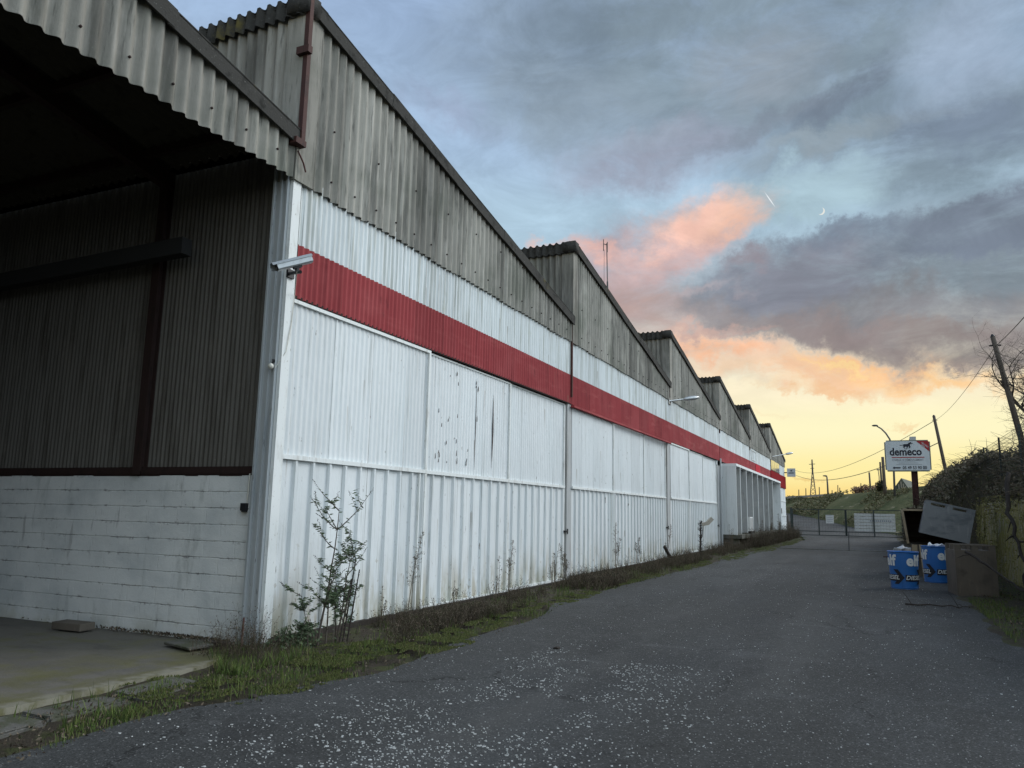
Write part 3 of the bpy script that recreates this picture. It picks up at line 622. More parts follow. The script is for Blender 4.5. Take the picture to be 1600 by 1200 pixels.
# sliding doors in three bays
def leaf(ya, yb, x, top, front, k):
    g_ = gz((ya+yb)/2)+.07
    d_ = MB().corr(ya, yb, .105 if k < 2 else .15, sine(.009, 6), lambda u: (x, u, MR+.03), lambda u: (x, u, top-.02), (1, 0, 0), phase=ya).build('sliding_door', 'white', WH, True)
    n = max(1, round((yb-ya)/.345)); pt = (yb-ya)/n
    MB().corr(ya, yb, pt, TR_B, lambda u: (x-.01, u, g_), lambda u: (x-.01, u, MR-.02), (1, 0, 0), phase=ya).build('lower_cladding', 'white', d_)
    MB().box((x-.02, ya, MR-.028), (x+.045, yb, MR+.028)).build('mid_rail', 'white_frame', d_)
    fr = MB()
    if front: fr.box((x-.02, ya, top-.045), (x+.04, yb, top)).box((x-.02, yb-.055, g_-.02), (x+.042, yb, top-.046)).box((x-.02, yb-.20, g_-.02), (x+.030, yb-.17, MR-.03))
    else: fr.box((x-.02, ya, top-.03), (x+.02, yb, top)).box((x-.02, yb-.05, g_-.02), (x+.034, yb, top-.031))
    fr.box((x-.02, ya, g_-.05), (x+.05, yb, g_))
    fr.build('frame', 'white_frame', d_)
    # torn seams
    if k == 0 and not front and ya < 12:
        sm = MB()
        for (u, za, zb, w) in ((ya+1.78, 2.35, 4.05, .016), (ya+2.5, 2.42, 3.85, .030)):
            sm.poly([(x+.012, u-w*.3, za), (x+.012, u+w, (za+zb)/2), (x+.012, u+w*.2, zb), (x+.012, u-w*.5, (za+zb)/2+.1)], (1, 0, 0), .002)
        for i in range(26):
            u = ya+.25+R.choice([.1, .2, .45, .75, .9, 1.05, 1.2, 1.5])+R.random()*.12; z = R.choice([2.35, 2.4, 2.45, 2.55, 2.7, 2.9, 3.1, 3.75, 3.9])+R.random()*.14; h = .03+R.random()*.08
            sm.poly([(x+.0125, u-.012, z), (x+.0125, u+.011, z+.01), (x+.0125, u+.006, z+h), (x+.0125, u-.006, z+h*.8)], (1, 0, 0), .002)
        dm = d_.data; old = [tuple(v.co+ORG[WH.name]) for v in dm.vertices]; of = [tuple(p_.vertices) for p_ in dm.polygons]
        mm_ = MB(); mm_.add(old, of); mm_.add(sm.v, sm.f); nn_ = bpy.data.meshes.new('sliding_door'); o0 = ORG[WH.name]
        nn_.from_pydata([(v[0]-o0.x, v[1]-o0.y, v[2]-o0.z) for v in mm_.v], [], mm_.f); nn_.materials.append(M['white']); nn_.materials.append(M['rustdark'])
        for i, p_ in enumerate(nn_.polygons):
            p_.use_smooth = i < len(of); p_.material_index = 0 if i < len(of) else 1
        d_.data = nn_
    return d_
doors = [(0, [(7.45, 10.80, True), (10.80, 13.95, False), (13.95, 17.0, False)]), (1, [(17.64, 20.86, True), (20.86, 24.05, False), (24.05, 26.85, False)]), (2, [(27.84, 30.8, True), (30.8, 33.5, False), (33.5, 36.65, False)])]
for k, ls in doors:
    for i, (a, b, fr) in enumerate(ls):
        leaf(a*(1, 1.006, 1.013)[i] if i else a, b*(1.006, 1.013, 1.018)[i], (FX-.05, FX-.085, FX-.12)[i], RB-.02 if i == 0 else RB-.03, fr, k)
    ye = ls[-1][1]*1.018
    MB().box((FX-.24, ye+.05, -.1), (FX-.05, yk(k+1)+.20, RB-.015)).build('bay_post', 'post', WH)
    MB().box((FX-.12, ye-.05, 1.17), (FX-.035, ye+.13, 1.21)).box((FX-.049, ye+.08, 1.13), (FX-.032, ye+.12, 1.25)).build('door_latch', 'black', WH)
    MB().box((FX-.25, yk(k)+.12, gz(yk(k))-.05), (FX+.02, yk(k+1), gz(yk(k+1))+.015)).build('floor_track', 'deadwood', WH)
MB().box((FX-.02, yk(1)+.05, RB-.09), (FX+.07, yk(2)-.05, RB-.04)).build('track_cover', 'red', WH)
# bent seam dents on lower cladding of the first door
# bay 3 to the end: hood with fins over the loading deck
HX = -5.83; hy0, hy1 = 38.15, 57.9
hood = MB().box((FX-.05, hy0, 4.00), (HX+.03, hy1, 4.12)).box((FX-.3, hy0-.9, 4.0), (FX-.05, hy0, RB-.02)).build('loading_hood', 'white_hood', WH)
MB().box((FX-.03, hy0, .78), (HX, hy0+.07, 3.998)).build('side_panel', 'white', hood)
MB().box((FX-.03, hy1-.07, .78), (HX, hy1, 3.998)).build('side_panel', 'white_hood', hood)
MB().box((FX-.10, hy0+.07, .78), (FX-.035, hy1-.07, 3.998)).build('shaded_back_panel', 'post', hood)  # grey puts the shade of the deep recess into the colour
for y in (39.45, 41.5, 43.7, 45.9, 48.2, 50.6, 53.0):
    MB().box((FX-.03, y-.04, .82), (HX-.015, y+.04, 3.997)).build('fin', 'post', hood); MB().box((HX-.014, y-.045, .82), (HX+.012, y+.045, 3.997)).build('fin_lit_edge', 'white', hood)  # shaded grey faces and lit white edges are put into the colours
MB().box((FX-.03, hy0-.0, .60), (HX+.20, hy1, .775)).build('loading_deck', 'kerb', WH)
MB().box((FX-.30, hy0-.9, -.1), (FX-.10, hy1, .60)).build('under_deck_shade', 'void', WH)  # near-black box paints the shade below the deck
for y in (hy0+.1, 42.9, 47.7, 52.5, hy1-.3): MB().box((FX-.09, y, -.1), (HX+.05, y+.25, .597)).build('deck_pier', 'kerb', WH)
MB().box((FX-.30, 37.62, .3), (FX-.06, hy0, 4.0)).build('bay_post', 'post', WH)
MB().tube([(FX+.03, 37.75, RB+.1), (FX+.03, 37.75, .1)], .045, 8).build('downpipe', 'channel', WH)
MB().corr(58.0, yk(6), .15, sine(.008, 6), lambda u: (FX-.03, u, -.1), lambda u: (FX-.03, u, RB), (1, 0, 0)).build('end_cladding', 'white', WH, True)
for z in (1.0, 1.75, 2.9): MB().box((FX-.03, 58, z), (FX+.02, yk(6), z+.06)).build('end_rail', 'white_frame', WH)
MB().box((FX-.02, 63.9, 1.95), (FX+.005, 65.1, 2.35)).build('vent_opening', 'black', WH)
MB().box((FX-.02, 50.4, RB-.01), (FX+.018, 52.4, RT-.05)).build('band_patch', 'red_new', WH, label='brighter red patch in the band')
MB().box((FX-.02, 58.2, RB-.25), (FX+.05, yk(6)+.15, RT+.02)).build('end_band', 'red_deep', WH, label='deeper red end of the band')
fr = MB()
for a, b in (((48.6, 5.05), (50.6, 5.05)), ((50.6, 5.05), (50.6, 5.62)), ((50.6, 5.62), (48.6, 5.62)), ((48.6, 5.62), (48.6, 5.05)), ((49.3, 5.05), (49.3, 5.62))):
    fr.bar((FX+.01, a[0], a[1]), (FX+.01, b[0], b[1]), .03)
fr.build('old_sign_frame', 'white_frame', WH)
wf = MB().box((FX+.0, 58.45, 4.97), (FX+.03, 63.9, 6.35)).build('window', 'rust', WH, label='upper window mirroring the yellow sunset')
for i in range(5):
    a = 58.53+i*1.07
    MB().box((FX+.031, a, 5.03), (FX+.036, a+.98, 6.29)).build('pane', 'glass', wf)
# ================================================================== THINGS ON THE FACADE
# CCTV camera
cc = at(458, 412, Y0-.12); cc = Vector((FX-.02, Y0-.12, 4.50))
C0 = empty('security_camera', (FX+.02, Y0+.06, 4.30), 'grey security camera housing bracketed to the warehouse corner over the red band', 'security camera')
dr = (at(428, 412, 6.62)-at(488, 400, 7.05)).normalized()
a = at(486, 404, 7.02); b = at(432, 417, 6.70)
ax = (b-a).normalized(); sd_ = ax.cross(Vector((0, 0, 1))).normalized(); upv = sd_.cross(ax)
def hsec(c, w, h):
    return [c+sd_*(x*w)+upv*(z*h) for x, z in ((-.5, -.35), (-.38, -.5), (.38, -.5), (.5, -.35), (.5, .15), (.32, .42), (-.32, .42), (-.5, .15))]
hb = MB(); s1 = hsec(a, .105, .10); s2 = hsec(b, .105, .10)
hb.add(s1+s2, [(i, (i+1) % 8, 8+(i+1) % 8, 8+i) for i in range(8)]+[tuple(range(7, -1, -1)), tuple(range(8, 16))])
hb.build('housing', 'alu', C0)
sh = MB(); q1 = hsec(a-ax*.01+upv*.008, .125, .105); q2 = hsec(b+ax*.05+upv*.008, .125, .105)
for i in (3, 4, 5, 6):
    j = i+1
    sh.add([q1[i], q1[j], q2[j], q2[i], q1[i]-upv*.004, q1[j]-upv*.004, q2[j]-upv*.004, q2[i]-upv*.004], [(0, 1, 2, 3), (7, 6, 5, 4), (0, 3, 7, 4), (1, 5, 6, 2), (0, 4, 5, 1), (2, 6, 7, 3)])
sh.build('sun_shield', 'alu', C0)
MB().tube([b-ax*.01, b+ax*.004], .036, 12).build('lens_glass', 'lensglass', C0)
MB().obox(b-ax*.002-upv*.006, (.085, .008, .07), Matrix((sd_, ax, upv)).transposed()).build('front_plate', 'black', C0)
mid = a.lerp(b, .45)-upv*.05
bz = at(446, 427, Y0-.0).z
br = MB().tube([Vector((FX+.0, Y0+.03, bz)), mid+Vector((.0, .06, -.05))], .022, 8)
br.obox(mid+upv*-.008, (.06, .10, .03), Matrix((sd_, ax, upv)).transposed())
br.tube([mid+Vector((0, 0, -.055)), mid+Vector((0, 0, .0))], .028, 8)
br.box((FX+.013, Y0-.03, bz-.06), (FX+.04, Y0+.09, bz+.05))
br.build('bracket', 'black', C0)
pts = [mid+Vector((0, .0, -.06)), Vector((FX+.03, Y0+.13, 4.25)), Vector((FX+.02, Y0+.12, 3.9)), Vector((FX+.025, Y0+.05, 3.5)), Vector((FX-.03, Y0-.06, 3.28))]
MB().tube(pts, .005, 5).build('cable', 'plastic', C0)
S0 = empty('alarm_sensor', (FX-.06, Y0-.10, 3.15), 'small yellowed round sensor on the corner post below the security camera', 'sensor')
sp = at(423, 572, Y0-.10)
def ball(c, r, sq=(1, 1, 1), nu=12, nv=8):
    m = MB(); 
    for j in range(nv+1):
        t = pi*j/nv
        for i in range(nu): p_ = 2*pi*i/nu; m.v.append((c[0]+r*sq[0]*sin(t)*cos(p_), c[1]+r*sq[1]*sin(t)*sin(p_), c[2]+r*sq[2]*cos(t)))
    for j in range(nv):
        for i in range(nu): m.f.append((j*nu+i, (j+1)*nu+i, (j+1)*nu+(i+1) % nu, j*nu+(i+1) % nu))
    return m
ball(sp, .036).build('bulb', 'plastic', S0, True)
MB().tube([sp+Vector((0, .02, .02)), sp+Vector((0, .03, .07)), sp+Vector((-.02, .05, .09))], .010, 6).box((sp.x-.02, sp.y+.04, sp.z+.05), (sp.x+.02, sp.y+.07, sp.z+.09)).build('mount', 'black', S0)
# socket box and conduit on the block wall
s_ = at(381, 792, Y0-.05)
SB = empty('socket_box', s_, 'small dark switch box with white conduit on the block wall near the corner', 'switch box')
MB().box((s_.x-.04, s_.y-.02, s_.z-.045), (s_.x+.04, s_.y+.04, s_.z+.045)).box((s_.x-.01, s_.y-.03, s_.z-.06), (s_.x+.06, s_.y+.0, s_.z-.045)).build('box', 'black', SB)
MB().tube([(s_.x+.035, s_.y+.01, s_.z+.045), (s_.x+.045, s_.y+.01, 2.0)], .008, 6).build('conduit', 'plastic', SB)
# wall lamps
def wall_lamp(y, z, ln, lab):
    W0 = empty('wall_lamp', (FX, y, z), lab, 'wall lamp')
    e = Vector((FX+ln*.42, y+ln*.55, z+ln*.13))
    MB().tube([(FX, y, z), tuple(Vector((FX, y, z)).lerp(e, .8)), tuple(e)], .03, 6).build('arm', 'alu', W0)
    dd = (e-Vector((FX, y, z))).normalized(); c = e+dd*.25
    m = ball((0, 0, 0), 1, (.13, .42, .085)); mt = dd.to_track_quat('Y', 'Z').to_matrix()
    m.v = [tuple(c+mt@Vector(v)) for v in m.v]; m.build('lamp_head', 'alu', W0, True)
    MB().box((FX, y-.08, z-.12), (FX+.03, y+.08, z+.12)).build('wall_plate', 'alu', W0)
wall_lamp(27.55, 5.68, 1.15, 'angled wall lamp on an arm at the valley after the second gable')
wall_lamp(59.5, 6.0, 2.2, 'far wall lamp on a long arm beside the sunset lit window')
# beige chute
hc = at(1105, 817, 33.6); hx = FX-.1
BC = MB(); pz = 1.42; py_ = 33.7
BC.bar((hx, py_-.1, pz-.16), (hx+.26, py_+.0, pz-.10), .22, .14).bar((hx+.22, py_+.0, pz-.11), (hx+.40, py_+.1, pz+.10), .216, .14)
tag(BC.build('vent_chute', 'beige'), 'bent beige metal chute sticking out of the third bay door', 'chute')
# air conditioning unit on the deck
ac = empty('air_conditioner', (-6.12, 43.0, .78), 'small grey white air conditioning unit standing on the loading deck between fins', 'air conditioner')
MB().box((-6.25, 42.0, .90), (-5.78, 43.1, 1.62)).build('casing', 'white_frame', ac)
MB().box((-5.778, 42.15, .95), (-5.765, 42.95, 1.57)).build('grille', 'post', ac)
MB().box((-6.25, 41.9, .78), (-5.70, 43.3, .895)).build('stand', 'black', ac)
# small projecting sign at the far end
HS = empty('hanging_sign', (-6.1, yk(6)+.2, 5.2), 'small square grey white sign projecting from the far end of the warehouse', 'sign')
a = at(1229.5, 732, 67.9); b = at(1243, 745, 67.9)
MB().box((a.x, 67.86, b.z), (b.x, 67.98, a.z)).build('panel', 'signwhite', HS)
MB().box((FX-.05, 67.88, (a.z+b.z)/2-.04), (a.x, 67.94, (a.z+b.z)/2+.04)).build('bracket', 'black', HS)
# horse silhouette (unit box, facing right)
HORSE = [(0, .56), (.10, .62), (.22, .62), (.33, .70), (.45, .74), (.58, .72), (.66, .80), (.74, .92), (.82, .97), (.86, 1.0), (.87, .94), (.95, .84), (1.0, .77), (.96, .74), (.90, .78), (.85, .77), (.80, .68), (.78, .56),
         (.80, .46), (.83, .36), (.80, .26), (.72, .20), (.68, .13), (.72, .15), (.77, .20), (.76, .30), (.72, .38), (.66, .42), (.62, .34), (.60, .20), (.55, .08), (.58, .02), (.50, .05), (.53, .18), (.55, .32), (.50, .40),
         (.42, .38), (.38, .28), (.44, .14), (.50, .06), (.44, .05), (.34, .22), (.28, .34), (.30, .44), (.33, .52), (.22, .56), (.12, .53)]
def decal_poly(pts2, org, ux, uz, n, t, name, mt, parent):
    m = MB(); m.poly([Vector(org)+Vector(ux)*x+Vector(uz)*z for x, z in pts2], n, t); 
    return m.build(name, mt, parent)
w_, h_ = b.x-a.x, a.z-b.z
decal_poly([(x*w_*.4+w_*.3, z*h_*.28+h_*.58) for x, z in HORSE], (a.x, 67.852, b.z), (1, 0, 0), (0, 0, 1), (0, -1, 0), .003, 'horse_emblem', 'signink', HS)
MB().box((a.x+w_*.18, 67.852, b.z+h_*.40), (a.x+w_*.82, 67.858, b.z+h_*.50)).build('lettering', 'signink', HS)
# roof antenna
an = empty('roof_antenna', at(950, 470, 26), 'tall thin radio aerial standing behind the second roof ridge', 'antenna')
A = at(946, 376, 26); B = at(951, 520, 26)
MB().tube([B, at(949, 440, 26)], .030, 6).tube([at(949, 440, 26), at(948, 380, 26)], .018, 6).build('mast', 'lamp', an)
q = at(944, 375, 26)
MB().tube([at(943, 374, 26), at(943, 392, 26)], .015, 5).tube([at(949, 378, 26), at(949, 394, 26)], .015, 5).tube([at(943, 381, 26), at(949, 383, 26)], .015, 5).build('aerial_head', 'lamp', an)
MB().tube([at(944, 390, 26), at(943.5, 510, 26)], .006, 4).tube([at(948.5, 440, 26), at(953, 520, 26)], .006, 4).build('guy_wire', 'wire', an)
# ================================================================== GATE
GY = 66.5
def gp(x, y): return at(x, y, GY)
g_l, g_c, g_r = gp(1236, 800), gp(1321, 800), gp(1411, 800)
GT = empty('yard_gate', (g_c.x, GY, gz(GY)), 'dark green double leaf steel gate closing the far end of the yard', 'gate')
zt, zb = gp(1321, 796.5).z, gz(GY)+.05
for x, w, h in ((g_l.x, .14, .1), (g_r.x, .14, .1)):
    MB().box((x-w/2, GY-w/2, gz(GY)-.1), (x+w/2, GY+w/2, zt+h)).build('gate_post', 'metal_green', GT)
for xa, xb in ((g_l.x+.1, g_c.x-.03), (g_c.x+.03, g_r.x-.1)):
    lf = MB()
    for z in (zt-.04, zb+.30, zb): lf.box((xa, GY-.03, z), (xb, GY+.03, z+.06))
    for x in (xa, (xa+xb)/2, xb): lf.box((x-.045, GY-.035, zb+.01), (x+.045, GY+.035, zt+.02))
    l_ = lf.build('gate_leaf', 'metal_green', GT)
    ms = MB(); x = xa
    while x < xb: ms.box((x-.003, GY-.004, zb+.06), (x+.003, GY+.004, zt-.04)); x += .20
    z = zb+.4
    while z < zt-.1: ms.box((xa, GY-.007, z), (xb, GY-.001, z+.005)); z += .2
    ms.build('mesh_infill', 'wire', l_)
a = gp(1290, 804.5); b = gp(1303, 818)
N1 = tag(MB().box((a.x, GY-.09, b.z), (b.x, GY-.07, a.z)).build('notice_board', 'slat', origin=(a.x, GY-.08, b.z)), 'small white square notice fixed to the left gate leaf', 'notice')
tx_ = MB()
for i in range(4): tx_.box((a.x+.08, GY-.094, b.z+.15+i*.15), (b.x-.08, GY-.091, b.z+.18+i*.15))
tx_.build('faded_writing', 'signfaint', N1)
a = gp(1334, 801.5); b = gp(1400, 831.5)
bo = MB()
for i in range(6):
    z0 = b.z+(a.z-b.z)*i/6; z1 = b.z+(a.z-b.z)*(i+1)/6-.03; bo.box((a.x, GY+.06, z0), (b.x, GY+.09, z1))
bo.box((a.x+.2, GY+.091, b.z), (a.x+.3, GY+.12, a.z-.03)).box((b.x-.3, GY+.091, b.z), (b.x-.2, GY+.12, a.z-.03))
B1 = tag(bo.build('board_panel', 'slat'), 'large panel of pale horizontal boards behind the right gate leaf', 'board panel')
tx_ = MB()
for i in range(11): tx_.box((a.x+1.1+i*.14, GY+.052, (a.z+b.z)/2+.06), (a.x+1.19+i*.14, GY+.058, (a.z+b.z)/2+.17))
tx_.build('faded_writing', 'signfaint', B1)
# gate drain line and short rod in front of the gate
y_ = 39.5
tag(MB().box((-4.3, y_-.06, gz(y_)+.006), (1.6, y_+.06, gz(y_)+.022)).build('drain_channel', 'kerb'), 'narrow drain channel crossing the asphalt before the gate', 'drain channel')
tag(MB().tube([(at(1327, 864, y_).x, y_-.2, gz(y_)), (at(1327, 864, y_).x+.02, y_-.2, gz(y_)+.82)], .018, 6).build('marker_rod', 'wire'), 'thin dark rod standing in the yard in front of the gate', 'rod')
# ================================================================== BIG SIGN
SY = 46.0
c00 = at(1384, 737.5, SY); c10 = at(1456.5, 736, SY); c11 = at(1454, 687.5, SY); c01 = at(1381, 688.5, SY)
SG = empty('roadside_sign', (at(1427, 740, SY).x, SY+.2, gz(SY)), 'large white removal firm sign board with running horse above the brambles', 'sign board')
sx0, sx1, sz0, sz1 = c01.x, c10.x-.02, (c00.z+c10.z)/2, (c11.z+c01.z)/2
SWd, SHt = sx1-sx0, sz1-sz0
bm = bmesh.new(); bmesh.ops.create_cube(bm, size=1); bmesh.ops.scale(bm, vec=(SWd, .16, SHt), verts=bm.verts)
ve = [e for e in bm.edges if abs((e.verts[0].co-e.verts[1].co).y) > .1]; bmesh.ops.bevel(bm, geom=ve, offset=.09, segments=4, affect='EDGES')
me = bpy.data.meshes.new('casing'); bm.to_mesh(me); bm.free(); me.materials.append(M['signedge'])
o = bpy.data.objects.new('casing', me); COL.objects.link(o); o.parent = SG; o.location = Vector(((sx0+sx1)/2, SY, (sz0+sz1)/2))-ORG[SG.name]
def S(u, v): return Vector((sx0+u*SWd, SY-.085, sz0+v*SHt))
MB().poly([S(.03, .035), S(.97, .035), S(.975, .06), S(.975, .945), S(.955, .97), S(.045, .97), S(.025, .945), S(.025, .06)], (0, -1, 0), .004).build('face', 'signwhite', SG)
def stext(txt, u, v, size, mt, name, bold=0, space=1, w=None, rot=0, lift=.092):
    vs, fs = shape_text(txt, size, bold, space)
    if w:
        x0 = min(p.x for p in vs); x1 = max(p.x for p in vs); k = w*SWd/(x1-x0); vs = [Vector((p.x*k, p.y, 0)) for p in vs]
    cr_, sr_ = cos(rot), sin(rot); c = S(u, v)
    m = MB(); m.add([(c.x+p.x*cr_-p.y*sr_, SY-lift, c.z+p.x*sr_+p.y*cr_) for p in vs], fs); return m.build(name, mt, SG)
def sbox(u0, v0, u1, v1, mt, name, lift=.092): a = S(u0, v0); b = S(u1, v1); return MB().box((a.x, SY-lift, a.z), (b.x, SY-lift+.003, b.z)).build(name, mt, SG)
stext('demeco', .46, .62, .56, 'signink', 'lettering', .016, 1.0, .70)
sbox(.15, .435, .86, .462, 'signred', 'red_rule')
stext('CHARGÉ LE DÉMÉNAGEMENT', .50, .365, .15, 'signfaint', 'slogan', .002, 1, .68)
sbox(.30, .262, .72, .272, 'signfaint', 'small_print'); sbox(.24, .215, .80, .225, 'signfaint', 'small_print'); sbox(.26, .305, .66, .312, 'signfaint', 'small_print')
stext('05 49 53 90 00', .64, .115, .23, 'signink', 'phone_number', .004, 1, .52)
MB().poly([S(.155, .115), S(.20, .16), S(.20, .135), S(.33, .135), S(.33, .095), S(.20, .095), S(.20, .07)], (0, -1, 0), .004).v
ar = MB().poly([Vector((p.x, SY-.092, p.z)) for p in (S(.155, .115), S(.20, .16), S(.20, .135), S(.33, .135), S(.33, .095), S(.20, .095), S(.20, .07))], (0, -1, 0), .003).build('arrow', 'signink', SG)
decal_poly([((.33+x*.30)*SWd, (.70+z*.24)*SHt) for x, z in HORSE], (sx0, SY-.092, sz0), (1, 0, 0), (0, 0, 1), (0, -1, 0), .003, 'horse_emblem', 'signink', SG)
MB().poly([Vector((p.x, SY-.092, p.z)) for p in (S(.70, .97), S(.955, .97), S(.975, .945), S(.975, .63))], (0, -1, 0), .003).build('red_corner', 'signred', SG)
stext('NOUVEAU', .885, .84, .10, 'signwhite', 'corner_writing', .002, 1, .17, -.72, .096)
stext('SITE', .845, .80, .09, 'signwhite', 'corner_writing', .002, 1, .09, -.72, .096)
pc = at(1428, 740, SY+.25)
po = MB().box((pc.x-.13, SY+.10, gz(SY)), (pc.x-.11, SY+.30, sz1+.10)).box((pc.x+.15, SY+.10, gz(SY)), (pc.x+.17, SY+.30, sz1+.10)).box((pc.x-.11, SY+.19, gz(SY)), (pc.x+.15, SY+.21, sz1+.09))
po.build('steel_post', 'rust', SG)
MB().box((at(1421, 685, SY).x, SY-.02, sz1+.003), (at(1431, 685, SY).x, SY+.09, sz1+.19)).build('pillar_top', 'channel', SG)  # top of the sign's pillar showing above the board
# ================================================================== DRUMS
def drum(name, c, r0, r1, h, a0, lab, tilt=(0, 0)):
    D_ = empty(name, c, lab, 'bin', 'blue printed metal bins beside the crates')
    n = 48
    def rad(z): return r0+(r1-r0)*(z/h)
    m = MB(); zs = []
    k = 22
    for i in range(k+1): zs += [h*i/k, h*(i+.5)/k] if i < k else [h]
    ring = []
    for j, z in enumerate(zs):
        rr = rad(z)+(.004 if j % 2 == 0 else -.001)+.010*mnoise.noise((z*3, a0, 0))
        for i in range(n):
            t = 2*pi*i/n; m.v.append((c[0]+rr*cos(t), c[1]+rr*sin(t), c[2]+z))
    for j in range(len(zs)-1):
        for i in range(n): m.f.append((j*n+i, j*n+(i+1) % n, (j+1)*n+(i+1) % n, (j+1)*n+i))
    nb = len(zs)
    for j, z in enumerate((h, .15*h)):
        for i in range(n): t = 2*pi*i/n; rr = rad(z)-.02; m.v.append((c[0]+rr*cos(t), c[1]+rr*sin(t), c[2]+z))
    for i in range(n):
        m.f.append(((nb-1)*n+i, (nb-1)*n+(i+1) % n, nb*n+(i+1) % n, nb*n+i)); m.f.append((nb*n+i, nb*n+(i+1) % n, (nb+1)*n+(i+1) % n, (nb+1)*n+i))
    m.f.append(tuple((nb+1)*n+i for i in range(n)))
    m.build('shell', 'blue', D_, True)
    for z, e in ((h, .012), (.03, .010)):
        rm = MB()
        rm.tube([(c[0]+(rad(z)+.004)*cos(2*pi*i/n), c[1]+(rad(z)+.004)*sin(2*pi*i/n), c[2]+z) for i in range(n+1)], e, 6, False)
        rm.build('rim', 'blue', D_, True)
    def wrap(vs, fs, ang, z, name, mt, lift):
        bm = bmesh.new(); vv = [bm.verts.new(v) for v in vs]
        for f in fs:
            try: bm.faces.new([vv[i] for i in f])
            except ValueError: pass
        x0 = min(v.x for v in vs); x1 = max(v.x for v in vs); q = x0+.03
        while q < x1:
            bmesh.ops.bisect_plane(bm, geom=bm.verts[:]+bm.edges[:]+bm.faces[:], plane_co=(q, 0, 0), plane_no=(1, 0, 0)); q += .03
        me_v = []; bm.verts.index_update()
        for v in bm.verts:
            zz = z+v.co.y; rr = rad(min(max(zz, 0), h))+lift; t = ang+v.co.x/rad(z)
            me_v.append((c[0]+rr*cos(t), c[1]+rr*sin(t), c[2]+zz))
        mm = MB(); mm.add(me_v, [tuple(v.index for v in f.verts) for f in bm.faces]); bm.free()
        return mm.build(name, mt, D_)
    for q in range(3):
        A_ = a0+radians((0, 100, 200)[q])
        vs, fs = shape_text('elf', .325, .012, 1.0); wrap(vs, fs, A_, h*.76, 'lettering', 'printwhite', .012)
        A2 = A_+.06
        wrap([Vector(v) for v in ((-.19, -.07, 0), (.21, -.07, 0), (.21, .07, 0), (-.19, .07, 0))], [(0, 1, 2, 3)], A2, h*.30, 'black_label', 'navy', .010)
        wrap([Vector(v) for v in ((-.08, -.16, 0), (.05, -.02, 0), (-.08, .16, 0), (-.18, .16, 0), (-.05, 0, 0), (-.18, -.16, 0))], [(0, 1, 4, 5), (1, 2, 3, 4)], A2+.85, h*.33, 'chevron', 'navy', .009)
        vs, fs = shape_text('DIESEL', .125, .002, 1.02, .25); wrap(vs, fs, A2, h*.305, 'lettering', 'printwhite', .014)
    return D_
d1 = at(1413.5, 921, 20.0); d1 = (d1.x+.01, 20.1, gz(20)+.004)
D1 = drum('printed_bin', d1, .275, .315, .81, radians(-152), 'front blue printed metal bin standing alone on the asphalt before the crates')
MB().tube([(d1[0]-.41, d1[1], d1[2]+.68), (d1[0]+.39, d1[1], d1[2]+.68)], .012, 6).build('crossbar', 'rust', D1)
d2 = at(1465, 905, 22.4); D2 = drum('printed_bin', (d2.x, 22.4, gz(22.4)+.004), .285, .325, .87, radians(-160), 'rear blue printed metal bin squeezed beside the brown crate, half hidden')
# ================================================================== CRATES
def crate(name, org, ux, uy, uz, size, lab, mt, feet_top=True, open_front=False, cat='crate'):
    """org = centre of the bottom, axes unit vectors, size (w, d, h); pallet feet on top when the box is upside down"""
    ux, uy, uz = Vector(ux).normalized(), Vector(uy).normalized(), Vector(uz).normalized(); w, dd, h = size; o0 = Vector(org)
    rot = Matrix((ux, uy, uz)).transposed(); E_ = empty(name, org, lab, cat, 'plywood pallet crates dumped beside the wall')
    def b(m, x, y, z, sx, sy, sz): m.obox(o0+ux*x+uy*y+uz*z, (sx, sy, sz), rot)
    hp = .13 if feet_top else 0; hb_ = h-hp
    m = MB(); t = .025
    if not open_front: b(m, 0, -dd/2+t/2, hb_/2, w-2*t-.002, t, hb_-.002)
    b(m, 0, dd/2-t/2, hb_/2, w-2*t-.002, t, hb_-.002); b(m, -w/2+t/2, 0, hb_/2, t, dd, hb_); b(m, w/2-t/2, 0, hb_/2, t, dd, hb_)
    m.build('side_panels', mt, E_)
    m = MB(); b(m, 0, 0, hb_+.006, w, dd, .012) ; b(m, 0, 0, .01, w-.06, dd-.06, .015)
    m.build('deck_board', mt, E_)
    if feet_top:
        m = MB()
        for x in (-w/2+.06, 0, w/2-.06):
            for y in (-dd/2+.06, 0, dd/2-.06): b(m, x, y, hb_+.012+.045, .12, .10, .088)
        m.build('pallet_blocks', mt, E_)
        m = MB()
        for y in (-dd/2+.06, 0, dd/2-.06): b(m, 0, y, hb_+.012+.09+.012, w, .11, .022)
        m.build('pallet_boards', mt, E_)
    if open_front:
        m = MB()
        for i in range(5): b(m, 0, dd/2-.06, .12+i*(hb_-.2)/4.2, w-.08, .02, .05)
        m.build('inner_slats', 'plydark', E_)
        m = MB(); 
        b(m, -w/2+.02, -dd/2-.012, h/2, .06, .02, h); b(m, w/2-.02, -dd/2-.012, h/2, .06, .02, h); b(m, 0, -dd/2-.012, h-.02, w-.14, .02, .05)
        m.build('rim', 'lath', E_)
    return E_
fl = at(1497, 935, 18.9)
yaw_ = radians(6); ux = Vector((cos(yaw_), sin(yaw_), 0)); uy = Vector((-sin(yaw_), cos(yaw_), 0))
def cbase(px, py, Y, w, dd, ux, uy):
    p = at(px, py, Y); p.z = gz(Y)+.005; return p+ux*(w/2)+uy*(dd/2)
cw = (at(1563, 930, 18.9)-at(1497, 930, 18.9)).x
crate('plywood_crate', cbase(1497, 935, 18.9, cw, 1.0, ux, uy), ux, uy, (0, 0, 1), (cw, 1.0, 1.05), 'brown upturned plywood crate standing in front nearest the camera', 'plywood')
